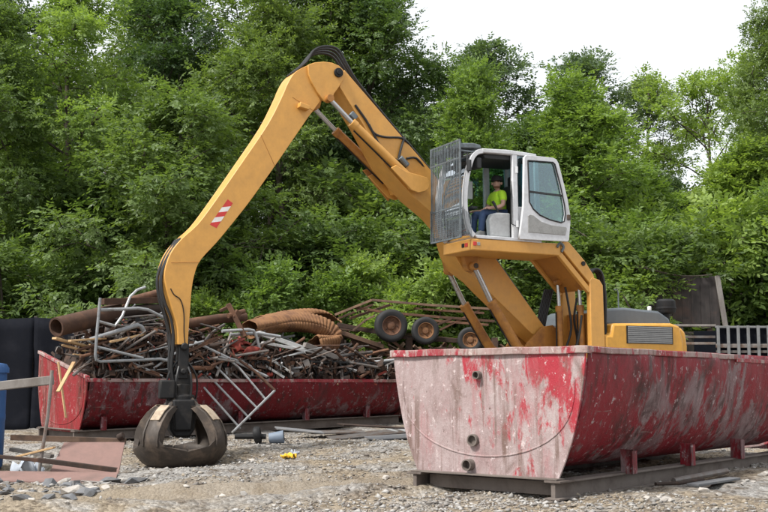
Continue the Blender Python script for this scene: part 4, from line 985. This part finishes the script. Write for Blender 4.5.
tube_item('bent_tube', [(4.74,.2,1.54),(5.2,.25,1.78),(5.57,.3,1.95),(6.71,.3,2.08)], .035, 'dull_steel', 'kinked grey tube rising from the rim below the culvert', 'tube')
tube_item('grey_pole', [(4.92,.1,1.83),(7.29,.2,1.82)], .035, 'black_metal', 'long black pole lying level along the heap', 'pole')
tube_item('bent_tube', [(6.25,.2,1.5),(6.72,.2,1.86),(7.29,.2,1.91)], .035, 'galv', 'bent bright tube near the far end of the heap', 'tube')
bar_item('timber', (6.63,1.5,2.57), (7.69,1.2,2.24), .22, .10, 'wood_brown', 'broad brown board under the wrecked trailer, upper of two', 'board')
bar_item('timber', (7.12,1.6,2.38), (8.23,1.4,2.10), .20, .10, 'wood_brown', 'broad brown board under the wrecked trailer, lower of two', 'board')
bar_item('broken_plank', (-.67,-.30,1.23), (-.28,.0,1.76), .07, .03, 'wood_tan', 'tan stick leaning on the raised dumpster end', 'stick')
bar_item('broken_plank', (-.49,-.25,.77), (-.57,.0,1.76), .04, .025, 'wood_tan', 'thin tan lath hanging down the raised dumpster end', 'lath')
rs = random.Random(77)
for i in range(9):
    l = rs.uniform(-.6,.5); a = (l, rs.uniform(.0,.8), rs.uniform(1.85,2.2)); an = rs.uniform(-.35,.35)
    bar_item('splintered_wood', a, (l+.75*math.cos(an), a[1]+rs.uniform(-.2,.2), a[2]+.5*math.sin(an)), rs.uniform(.05,.14), rs.uniform(.02,.05), rs.choice(('wood_tan','wood_tan','wood_brown')), 'splintered tan wood piled below the thick pipe', 'wood', 'splintered wood below the pipe')
hx = [-.9,0,.7,1.6,2.3,3.0,4,5,6,7,7.7]; hy = [1.7,2.0,2.42,2.62,2.32,2.20,2.12,2.02,1.93,1.85,1.75]
def mound(l, b_):
    h = float(np.interp(l, hx, hy)); f = min(1, max(0, .48+.62*math.sin(math.pi*min(max(b_, 0), 2.4)/2.4)))
    return 1.40+(h-1.40)*f
# countable loose bars: each its own thing
KND = [('rusty_rod','rust','rusty thin rod tangled in the scrap heap','rod'), ('steel_tube','galv','light grey thin tube tangled in the scrap heap','tube'), ('dark_bar','rust_dark','dark flat bar jammed into the scrap heap','bar'),
       ('angle_iron','rust','rusty angle iron jammed into the scrap heap','angle iron'), ('steel_rod','dull_steel','dull steel rod tangled in the scrap heap','rod')]
for i in range(205):
    nm, mt, lb, ct = KND[rs.choice((0,0,1,2,2,3,4,4,4))]
    l = rs.uniform(-.2, 7.2); b_ = rs.uniform(.0, 1.5)**1.0; z = mound(l, b_)+rs.uniform(-.12,.16)
    if i > 165: l = rs.uniform(.1, 2.8); b_ = rs.uniform(-.02,.12); z = rs.uniform(1.6, 2.05)
    an = rs.choice((rs.gauss(-.45,.3), rs.gauss(.1,.35), rs.gauss(.6,.4))); ln = rs.uniform(.5,1.5)
    az = rs.gauss(0,.5); d = Vector((math.cos(an)*math.cos(az), math.sin(az)*math.cos(an), math.sin(an)))
    p0 = Vector((l, b_, z)); p1 = p0+d*ln; p0 = p0-d*ln*.5; p1.y = max(p1.y, -.06); p0.y = max(p0.y, -.06)
    if p0.x < -.3 or p1.x > 7.6: continue
    for q in (p0, p1): q.z = max(1.52, min(q.z, mound(q.x, q.y)+.42))
    m = MB()
    if nm in ('dark_bar',): m.bar(LD(*p0), LD(*p1), rs.uniform(.04,.11), .012, (rs.uniform(-1,1), rs.uniform(-1,1), 1))
    elif nm == 'angle_iron':
        w = rs.uniform(.035,.06); a, c_ = LD(*p0), LD(*p1); m.bar(a, c_, w, .008); m.bar(a+Vector((0,0,w/2)), c_+Vector((0,0,w/2)), .008, w)
    else:
        mid = (p0+p1)/2+Vector((rs.uniform(-.1,.1), rs.uniform(-.06,.06), rs.uniform(-.16,.2)))*(rs.random() < .55)
        m.tube([LD(*p0), LD(*mid), LD(*p1)], rs.uniform(.010,.034), 7, smooth=4)
    scrap(nm, m, mt, lb, ct, lb.split(' ')[0]+' '+ct+'s in the heap')
for i in range(20):
    l = rs.uniform(.5,7.0); b_ = rs.uniform(.1,.8); z = mound(l, b_)+.02; q = random.Random(900+i); n = 7; vs = []
    M = Euler((q.uniform(.3,1.3), q.uniform(-.5,.5), q.uniform(0,6.3))).to_matrix(); sx, sy = q.uniform(.35,.8), q.uniform(.2,.45); ph = [q.uniform(0,6.3) for _ in range(3)]
    for a in range(n+1):
        for c_ in range(n+1):
            u, w = a/n-.5, c_/n-.5; vs.append(LD(l, b_, z)+TM3 @ (M @ Vector((u*sx, w*sy, .07*math.sin(u*7+ph[0])*math.cos(w*6+ph[1])+.04*math.sin(w*13+u*4+ph[2])))))
    m = MB(); m.add(vs, [(a*(n+1)+c_, (a+1)*(n+1)+c_, (a+1)*(n+1)+c_+1, a*(n+1)+c_+1) for a in range(n) for c_ in range(n)])
    mt, wd = q.choice((('rust_dark','dark'),('rust','rusty'),('dull_steel','dull grey'),('red_scrap','dull red'),('rust_dark','dark')))
    o = scrap('crumpled_sheet', m, mt, 'crumpled %s sheet metal wedged in the scrap heap' % wd, 'sheet', 'crumpled %s sheets in the heap' % wd, smooth=30); t_ = o.modifiers.new('t', 'SOLIDIFY'); t_.thickness = .006
# the uncountable filling
def junk():
    m = MB(); n, k = 76, 26; vs = []
    for i in range(n+1):
        for j in range(k+1):
            l = .06+7.36*i/n; b_ = .08+2.30*j/k
            vs.append(LD(l+rs.uniform(-.03,.03), b_+rs.uniform(-.03,.03), 1.25 if (j in (0, k) or i in (0, n)) else mound(l, b_)-.20+rs.uniform(-.10,.07)))
    m.add(vs, [(i*(k+1)+j, (i+1)*(k+1)+j, (i+1)*(k+1)+j+1, i*(k+1)+j+1) for i in range(n) for j in range(k)])
    for i in range(2150):
        l = rs.uniform(.05,7.4); b_ = rs.uniform(.05,2.2); z = mound(l, b_)+rs.uniform(-.22,.07)
        if i > 1500: l = rs.uniform(.1,7.3) if i % 3 else rs.uniform(.1,2.6); b_ = rs.uniform(.03,.22); z = rs.uniform(1.45, mound(l, b_)+.05)
        M = Euler((rs.uniform(0,6.3), rs.uniform(0,6.3), rs.uniform(0,6.3))).to_matrix()
        t = rs.random(); m.cur = rs.choice((0,0,0,0,0,1,2,2,3,3)) if t > .10 else rs.choice((4,5,3))
        s = (rs.uniform(.15,.5), rs.uniform(.012,.04), rs.uniform(.012,.05)) if t < .6 else (rs.uniform(.08,.26), rs.uniform(.06,.2), rs.uniform(.006,.02))
        m.box(LD(l, b_, max(1.42, z)), s, M)
    o = m.build('scrap_filling', ['rust_dark','rust','dull_steel','black_metal','galv','red_scrap'], None, smooth=0)
    tag(o, 'tangled mass of small rusty scrap filling the red dumpster', 'scrap', kind='stuff')
junk()

# ------------------------------------------------------------------ wrecked trailer behind the heap
tw = empty('wrecked_trailer', (1.0, 25.2, gz(1, 25.2))); tag(tw, 'rusty wrecked trailer frame with three bare wheels behind the heap', 'trailer')
TO = tw.location
def tw_bar(pts, w, nm='frame_rail', mat='rust'):
    for a, c_ in zip(pts[:-1], pts[1:]):
        m = MB(); m.bar(Vector(a)-TO, Vector(c_)-TO, w, w); m.build(nm, mat, tw, bevel=.006)
for dy in (0, 1.5):
    tw_bar([(-1.15,25.0+dy,2.98),(-.28,25.0+dy,3.33),(1.08,25.0+dy,3.21),(2.49,25.0+dy,3.12)], .055, mat='wood_brown' if dy == 0 else 'rust')
    tw_bar([(-.66,25.05+dy,3.16),(.02,25.05+dy,3.04),(1.31,25.05+dy,2.93),(2.6,25.05+dy,2.83)], .06)
tw_bar([(-.8,25.02,2.9),(.14,25.6,3.26)], .06, 'cross_bar'); tw_bar([(-.73,24.9,2.6),(-.42,24.9,2.86),(-.21,24.95,2.96)], .045, 'mudguard_stay', 'wood_brown')
tw_bar([(2.25,25.02,3.10),(1.31,25.1,2.63)], .05, 'cross_bar'); tw_bar([(1.6,25.03,2.9),(.95,25.1,2.62)], .05, 'cross_bar')
tw_bar([(-1.1,25.0,2.75),(.6,25.1,2.45),(2.7,25.2,2.32)], .10, 'frame_rail', 'rust_dark'); tw_bar([(-1.1,26.4,2.75),(2.7,26.5,2.35)], .10, 'frame_rail', 'rust_dark')
for x in (-1.0, .6, 2.6):
    for y in (25.1, 26.4): tw_bar([(x,y,gz(x,y)-.05),(x,y,2.45)], .14, 'leg', 'rust_dark')
tw_bar([(.17,25.0,2.72),(.17,26.5,2.72)], .09, 'axle', 'dark_iron'); tw_bar([(.96,25.0,2.605),(.96,26.5,2.605)], .09, 'axle', 'dark_iron'); tw_bar([(2.01,25.0,2.40),(2.01,26.5,2.40)], .09, 'axle', 'dark_iron')
def wheel(c_, r_, w, tilt=0):
    M = Matrix.Rotation(tilt, 3, 'Z') @ Matrix.Rotation(R(90), 3, 'X')
    e = empty('wheel', Vector(c_)-TO); e.parent = tw
    t = MB(); t.lathe([(r_*.60,-w*.42),(r_*.80,-w*.52),(r_*.95,-w*.45),(r_,-w*.30),(r_,w*.30),(r_*.95,w*.45),(r_*.80,w*.52),(r_*.60,w*.42)], 32, M, cap=False)
    t.build('tyre', 'rubber', e, smooth=50)
    t = MB(); t.lathe([(r_*.62,w*.40),(r_*.56,w*.42),(r_*.52,w*.20),(r_*.30,w*.12),(r_*.20,w*.26),(0,w*.27)], 24, M, cap=False); t.lathe([(0,-w*.3),(r_*.61,-w*.3)], 24, M, cap=False); t.build('rim', 'rust_orange' if r_ < .36 else 'rust', e, smooth=40)
    for k in range(5):
        a = 2*math.pi*k/5; q = MB(); q.lathe([(.016,w*.18),(.016,w*.26)], 6, M, M @ Vector((r_*.36*math.cos(a), r_*.36*math.sin(a), 0))); q.build('wheel_nut', 'rust_dark', e)
wheel((.16,24.9,2.72), .385, .24, R(14)); wheel((.96,24.9,2.605), .32, .22, R(10)); wheel((2.01,24.9,2.39), .30, .22, R(-4))
# low heap of brush and junk the trailer stands in
m = MB()
for i in range(420):
    x = rs.uniform(-1.5,3.2); y = rs.uniform(24.9,27); z = gz(x, y)+rs.random()**.6*1.75
    M = Euler((rs.gauss(0,.5), rs.gauss(0,.5), rs.uniform(0,6.3))).to_matrix(); m.cur = rs.choice((0,0,1,2))
    m.box((x, y, z), (rs.uniform(.3,1.0), rs.uniform(.03,.12), rs.uniform(.02,.08)), M)
o = m.build('junk_heap', ['rust_dark','rust','wood_brown'], None, smooth=0); tag(o, 'dark heap of mixed junk under the wrecked trailer', 'junk', kind='stuff')

# ------------------------------------------------------------------ right background: stake-sided trailer and board panel
st = empty('stake_trailer', (8.3, 25.6, gz(8.3, 25.6))); tag(st, 'dark trailer with pale upright stakes beyond the pink dumpster', 'trailer')
SO = st.location
def st_part(nm, c_, s, mat, M=None, bevel=.006):
    m = MB(); m.box(Vector(c_)-SO, s, M); return m.build(nm, mat, st, bevel=bevel)
for x in np.arange(7.82, 11.6, .235): st_part('stake', (x, 25.0, 2.12), (.06, .06, 1.22), 'stake_grey')
for z, hh, mt in ((2.70,.05,'stake_grey'),(2.26,.09,'dull_steel'),(2.12,.06,'dull_steel'),(1.75,.08,'stake_grey')): st_part('rail', (9.7, 25.05, z), (3.85, .05, hh), mt)
st_part('rail', (7.3, 25.1, 2.74), (1.0, .05, .05), 'wood_grey')
for z in (2.55, 2.4): st_part('rail', (7.3, 25.15, z-.08), (1.0, .05, .06), 'dull_steel')
for i, z in enumerate((1.25, 1.62, 1.99, 2.36)): st_part('side_board', (9.7, 25.12, z+.17), (3.8, .03, .35), 'tarp')
st_part('bed', (9.2, 26.0, .95), (5.0, 1.9, .14), 'dark_iron'); st_part('front_wall', (7.0, 26.0, 1.85), (.08, 1.8, 1.7), 'dark_iron'); st_part('back_wall', (9.7, 26.9, 1.85), (3.8, .06, 1.7), 'tarp')
for x in (8.0, 9.0, 10.6):
    for y in (25.2, 26.8):
        m = MB(); M = Matrix.Rotation(R(90), 3, 'X'); m.lathe([(.2,-.12),(.42,-.13),(.46,-.09),(.46,.09),(.42,.13),(.2,.12)], 24, M, Vector((x, y, gz(x, y)+.44))-SO); m.build('wheel', 'rubber', st, smooth=50)
bp = empty('board_panel', (7.6, 27.3, gz(7.6, 27.3))); tag(bp, 'tall weathered dark board panel with a pale pole at its edge', 'panel')
BO = bp.location
for i in range(8):
    x = 6.62+.242*(i+.5); m = MB(); m.box(Vector((x, 27.15+.004*((i*7) % 3), 3.42+.02*((i*5) % 3)))-BO, (.240, .04, 1.30)); m.build('board', 'board_panel', bp, bevel=.006)
m = MB(); m.bar(Vector((8.50,27.08,4.12))-BO, Vector((8.70,27.08,2.55))-BO, .13, .06, (0,1,0)); m.build('edge_pole', 'wood_grey', bp, bevel=.01)
m = MB(); m.bar(Vector((6.58,27.1,2.75))-BO, Vector((6.56,27.1,3.75))-BO, .10, .06, (0,1,0)); m.build('edge_pole', 'wood_grey', bp, bevel=.01)
for x in (6.8, 8.3):
    m = MB(); m.box(Vector((x, 27.25, 2.0))-BO, (.14, .12, 3.1)); m.build('post', 'wood_brown', bp, bevel=.01)
m = MB(); m.box(Vector((7.6, 27.22, 1.9))-BO, (1.9, .04, 1.6)); m.build('lower_sheet', 'dark_iron', bp)
br_ = MB(); br_.tube([(6.4,26.9,4.35),(6.9,26.9,4.22),(7.4,26.95,4.12),(7.9,27.0,4.10),(8.35,27.0,4.14)], [.03,.03,.028,.02,.014], 6, smooth=3); tag(br_.build('fallen_branch', 'bark', None), 'dead branch resting along the top of the board panel', 'branch')

# ------------------------------------------------------------------ left: black fence, blue bin, plates and rails
fe = empty('fence', (-10.2, 24.2, gz(-10.2, 24.2))); tag(fe, 'black sheeted fence behind the raised dumpster end', 'fence')
FO = fe.location; X0 = -14.0
for i in range(5):
    x0 = X0+1.52*i; m = MB(); vs = []; nx, nz = 14, 10
    for a in range(nx+1):
        for c_ in range(nz+1):
            u, w = a/nx, c_/nz; vs.append(Vector((x0+1.515*u, 24.2+.03*math.sin(u*9+i)+.025*math.sin(w*7+u*4+i), .25+(2.62+.03*math.sin(u*3.14)*-1)*w))-FO)
    m.add(vs, [(a*(nz+1)+c_, (a+1)*(nz+1)+c_, (a+1)*(nz+1)+c_+1, a*(nz+1)+c_+1) for a in range(nx) for c_ in range(nz)])
    o = m.build('sheet', 'tarp', fe, smooth=80); s_ = o.modifiers.new('t','SOLIDIFY'); s_.thickness = .012
    m = MB(); m.box(Vector((x0, 24.27, 1.5))-FO, (.07, .07, 2.8)); m.build('post', 'dark_iron', fe, bevel=.006)
bb = empty('storage_bin', (-5.99, 15.95, gz(-5.95, 15.9))); tag(bb, 'blue plastic bin standing beside the weathered rail', 'bin')
m = MB(); m.lathe([(.33,.0),(.36,.04),(.37,.70),(.375,.72),(.375,.78),(.37,.80),(.37,1.40)], 28); m.build('body', 'plastic_blue', bb, smooth=40)
m = MB(); m.lathe([(.40,1.40),(.40,1.47),(.36,1.53),(.2,1.56),(0,1.56)], 28); m.build('lid', 'plastic_blue', bb, smooth=40)
rl = empty('guard_rail', (-4.9, 15.55, gz(-4.9, 15.5))); tag(rl, 'weathered grey rail on a thin leaning rusty post', 'rail')
RO = rl.location
m = MB(); m.bar(Vector((-7.2,15.7,1.16))-RO, Vector((-4.80,15.58,1.42))-RO, .10, .13); m.build('rail', 'wood_grey', rl, bevel=.012)
m = MB(); m.tube([Vector((-4.80,15.52,1.56))-RO, Vector((-4.84,15.52,.9))-RO, Vector((-4.95,15.50,-.05))-RO], .026, 8); m.build('post', 'dull_steel', rl)
m = MB(); m.tube([Vector((-6.9,15.68,1.35))-RO, Vector((-6.95,15.68,-.05))-RO], .032, 8); m.build('post', 'rust', rl)
def item(name, mb, mat, label, cat, group=None, bevel=.006, smooth=40): return tag(mb.build(name, mat, None, bevel=bevel, smooth=smooth), label, cat, group)
m = MB(); m.add([(-4.66,15.75,.52),(-3.80,15.85,.52),(-3.76,15.35,.10),(-4.70,15.28,.15),(-4.66,15.77,.505),(-3.80,15.87,.505),(-3.76,15.37,.085),(-4.70,15.30,.135)], [(0,3,2,1),(4,5,6,7),(0,1,5,4),(1,2,6,5),(2,3,7,6),(3,0,4,7)])
item('steel_plate', m, 'red_oxide', 'red-brown steel plate propped on an angle iron', 'plate', bevel=0, smooth=0)
m = MB(); m.add([(-5.9,15.2,.16),(-3.72,15.15,.14),(-3.62,14.62,.045),(-4.6,14.55,.06),(-5.9,14.75,.08),(-5.9,15.2,.145),(-3.72,15.15,.125),(-3.62,14.62,.03),(-4.6,14.55,.045),(-5.9,14.75,.065)], [(0,4,3,2,1),(5,6,7,8,9),(0,1,6,5),(1,2,7,6),(2,3,8,7),(3,4,9,8),(4,0,5,9)])
item('steel_plate', m, 'red_oxide', 'long red-brown steel plate lying flat in the rubble', 'plate', bevel=0, smooth=0)
m = MB(); m.bar((-5.5,15.95,.58), (-3.80,15.9,.53), .09, .08); item('square_tube', m, 'wood_brown', 'brown square tube lying behind the propped plate', 'tube')
m = MB(); m.tube([(-3.9,15.86,.58),(-3.82,15.84,.62)], .05, 10); item('pipe_cap', m, 'rust_dark', 'small round cap on the brown square tube', 'cap')
m = MB(); m.bar((-5.6,15.30,.36), (-4.83,15.28,.29), .06, .05); item('angle_iron', m, 'rust_dark', 'short dark angle iron beside the leaning post', 'angle iron')
m = MB(); m.bar((-4.85,15.22,.33), (-3.74,15.20,.19), .07, .012); m.bar((-4.85,15.19,.30), (-3.74,15.17,.16), .012, .06); item('angle_iron', m, 'rust_dark', 'dark angle iron lying across the red-brown plates', 'angle iron')
m = MB(); m.bar((-5.30,15.55,.32), (-4.72,15.5,.46), .09, .03); item('plank', m, 'wood_tan', 'short tan plank beside the leaning post', 'plank')
m = MB(); m.bar((-5.55,16.1,.40), (-4.9,16.0,.30), .12, .05); item('plank', m, 'wood_grey', 'grey plank end under the brown square tube', 'plank')
def sheet(name, c_, s, mat, label, cat, seed, amp=.05):
    m = MB(); n = 9; q = random.Random(seed); vs = []; ph = [q.uniform(0,6.3) for _ in range(4)]
    for i in range(n+1):
        for j in range(n+1):
            u, w = i/n-.5, j/n-.5; z = amp*(math.sin(u*9+ph[0])*math.cos(w*7+ph[1])+.6*math.sin(w*15+u*6+ph[2]))+amp*1.1
            x, y = c_[0]+u*s[0]*(1+.3*math.sin(w*5+ph[3])), c_[1]+w*s[1]*(1+.25*math.sin(u*6+ph[1])); vs.append((x, y, gz(x, y)+z+.01))
    m.add(vs, [(i*(n+1)+j, (i+1)*(n+1)+j, (i+1)*(n+1)+j+1, i*(n+1)+j+1) for i in range(n) for j in range(n)])
    o = item(name, m, mat, label, cat, bevel=0, smooth=60); t_ = o.modifiers.new('t','SOLIDIFY'); t_.thickness = .004; return o
sheet('plastic_sheet', (-5.15,15.75,0), (.38,.2), 'white_cloth', 'crumpled pale blue plastic beside the blue bin', 'plastic', 3, .10)
sheet('rag', (-1.50,16.95,0), (.20,.17), 'yellow_cloth', 'crumpled yellow rag on the open ground', 'rag', 14, .038)
sheet('paper_scrap', (-1.44,17.35,0), (.13,.10), 'white_cloth', 'scrap of white paper behind the yellow rag', 'paper', 5, .05)
for k, (x, y, lx, ly, an, mt) in enumerate([(-.35,20.6,1.5,.5,.4,'dull_steel'),(.25,20.3,1.2,.4,.5,'slate'),(-.9,20.7,1.1,.35,.35,'dull_steel'),(.55,21.2,1.0,.35,.6,'galv'),(-.2,21.5,1.6,.25,.62,'rust_dark'),(-1.6,20.4,.9,.3,.3,'slate')]):
    m = MB(); m.box((x, y, gz(x, y)+.05+.02*k), (lx, ly, .025), Euler((R(6), R(-4+k*2), an)).to_matrix()); item('flat_sheet', m, mt, 'flat grey sheet lying at the foot of the red dumpster', 'sheet', 'flat sheets below the red dumpster', bevel=.003)
ax = empty('axle_stub', (-2.25,19.2,gz(-2.25,19.2))); tag(ax, 'black axle stub lying beside the grapple', 'axle')
m = MB(); m.tube([(-.4,0,.12),(.15,.02,.12)], .05, 10); m.build('shaft', 'black_metal', ax); m = MB(); M = Matrix.Rotation(R(80), 3, 'Y'); m.lathe([(.06,-.05),(.13,-.06),(.15,-.03),(.15,.03),(.13,.06),(.06,.05)], 20, M, (.0,0,.15)); m.build('hub', 'black_metal', ax)
bk = empty('bucket', (-1.92,19.3,gz(-1.92,19.3))); tag(bk, 'pale blue bucket lying on its side by the red dumpster', 'bucket')
m = MB(); M = Matrix.Rotation(R(84), 3, 'Y'); m.lathe([(.0,-.13),(.09,-.13),(.115,.13),(.105,.13),(.08,-.12),(0,-.12)], 20, M, (0,0,.11)); m.build('body', 'bucket_plastic', bk, smooth=40)
m = MB(); m.tube([(.12,-.11,.11),(.20,-.05,.03),(.21,.05,.03),(.12,.11,.11)], .006, 5, smooth=4); m.build('handle', 'dull_steel', bk)
pts = [(-4.0,14.35),(-3.5,14.2),(-2.9,14.05),(-2.3,14.0),(-1.7,14.05)]
m = MB(); m.tube([(x, y, gz(x, y)+.03) for x, y in pts], .012, 6, smooth=8); item('cable', m, 'dull_steel', 'thin cable lying across the ground in front of the grapple', 'cable', bevel=0)
for a, c_, r_, mt, lb in (((3.40,12.75),(4.25,13.45),.035,'dull_steel','grey pipe lying beside the pink dumpster skid'), ((3.05,12.2),(3.75,12.75),.02,'rust_dark','thin dark rod beside the pink dumpster skid')):
    m = MB(); m.tube([(a[0], a[1], gz(*a)+r_+.015), ((a[0]+c_[0])/2, (a[1]+c_[1])/2, gz((a[0]+c_[0])/2, (a[1]+c_[1])/2)+r_+.03), (c_[0], c_[1], gz(*c_)+r_+.02)], r_, 8); item('loose_pipe', m, mt, lb, 'pipe', bevel=0)
m = MB(); m.bar((3.45,12.15,gz(3.45,12.15)+.035), (4.15,12.85,gz(4.15,12.85)+.04), .15, .03); item('loose_plank', m, 'slate', 'dark flat plank lying beside the pink dumpster skid', 'plank')
# broken chunks half sunk in the gravel
def chunk(x, y, s, flat, mat, label, group, seed):
    q = random.Random(seed); bm = bmesh.new()
    for k in range(15):
        v = Vector((q.gauss(0,1), q.gauss(0,1), q.gauss(0,1))).normalized(); bm.verts.new((v.x*s*q.uniform(.7,1.3), v.y*s*q.uniform(.6,1.1), v.z*s*flat))
    bmesh.ops.convex_hull(bm, input=bm.verts); me = bpy.data.meshes.new('rubble_chunk'); bm.to_mesh(me); bm.free(); me.materials.append(MAT[mat])
    o = bpy.data.objects.new('rubble_chunk', me); link(o); o.location = (x, y, gz(x, y)+s*flat*.35); o.rotation_euler = (q.uniform(-.3,.3), q.uniform(-.3,.3), q.uniform(0,6.3))
    tag(o, label, 'rubble', group)
for i in range(110):
    x = rs.uniform(-5.3,-3.3)-.25*rs.random(); y = rs.uniform(12.2,14.7); chunk(x, y, rs.uniform(.04,.12)*(1.6 if rs.random() < .15 else 1), rs.uniform(.25,.6), rs.choice(('concrete','concrete','slate','slate')), 'broken chunk of rubble in front of the red-brown plates', 'rubble in front of the plates', i)
for i in range(46):
    x = rs.uniform(-4.3,1.8); y = rs.uniform(9.8,19); chunk(x, y, rs.uniform(.025,.06), rs.uniform(.4,.7), 'concrete', 'small pale stone lying loose on the open ground', 'loose stones on the open ground', 200+i)
for i in range(26):
    t_ = rs.uniform(-.2,5.5); o_ = rs.uniform(-.5,.05); x = 2.06+.637*t_-.771*o_*-1*-1+.3; y = 10.9+.771*t_+.637*o_-.3; chunk(x, y, rs.uniform(.03,.07), rs.uniform(.4,.7), 'concrete', 'pale stone lying along the pink dumpster skid', 'stones along the skid', 300+i)
for i in range(24):
    a = rs.uniform(0,6.28); chunk(-3.25+1.15*math.cos(a), 17.2+.8*math.sin(a), rs.uniform(.03,.07), rs.uniform(.4,.7), 'concrete', 'pale stone lying around the grapple', 'stones around the grapple', 400+i)
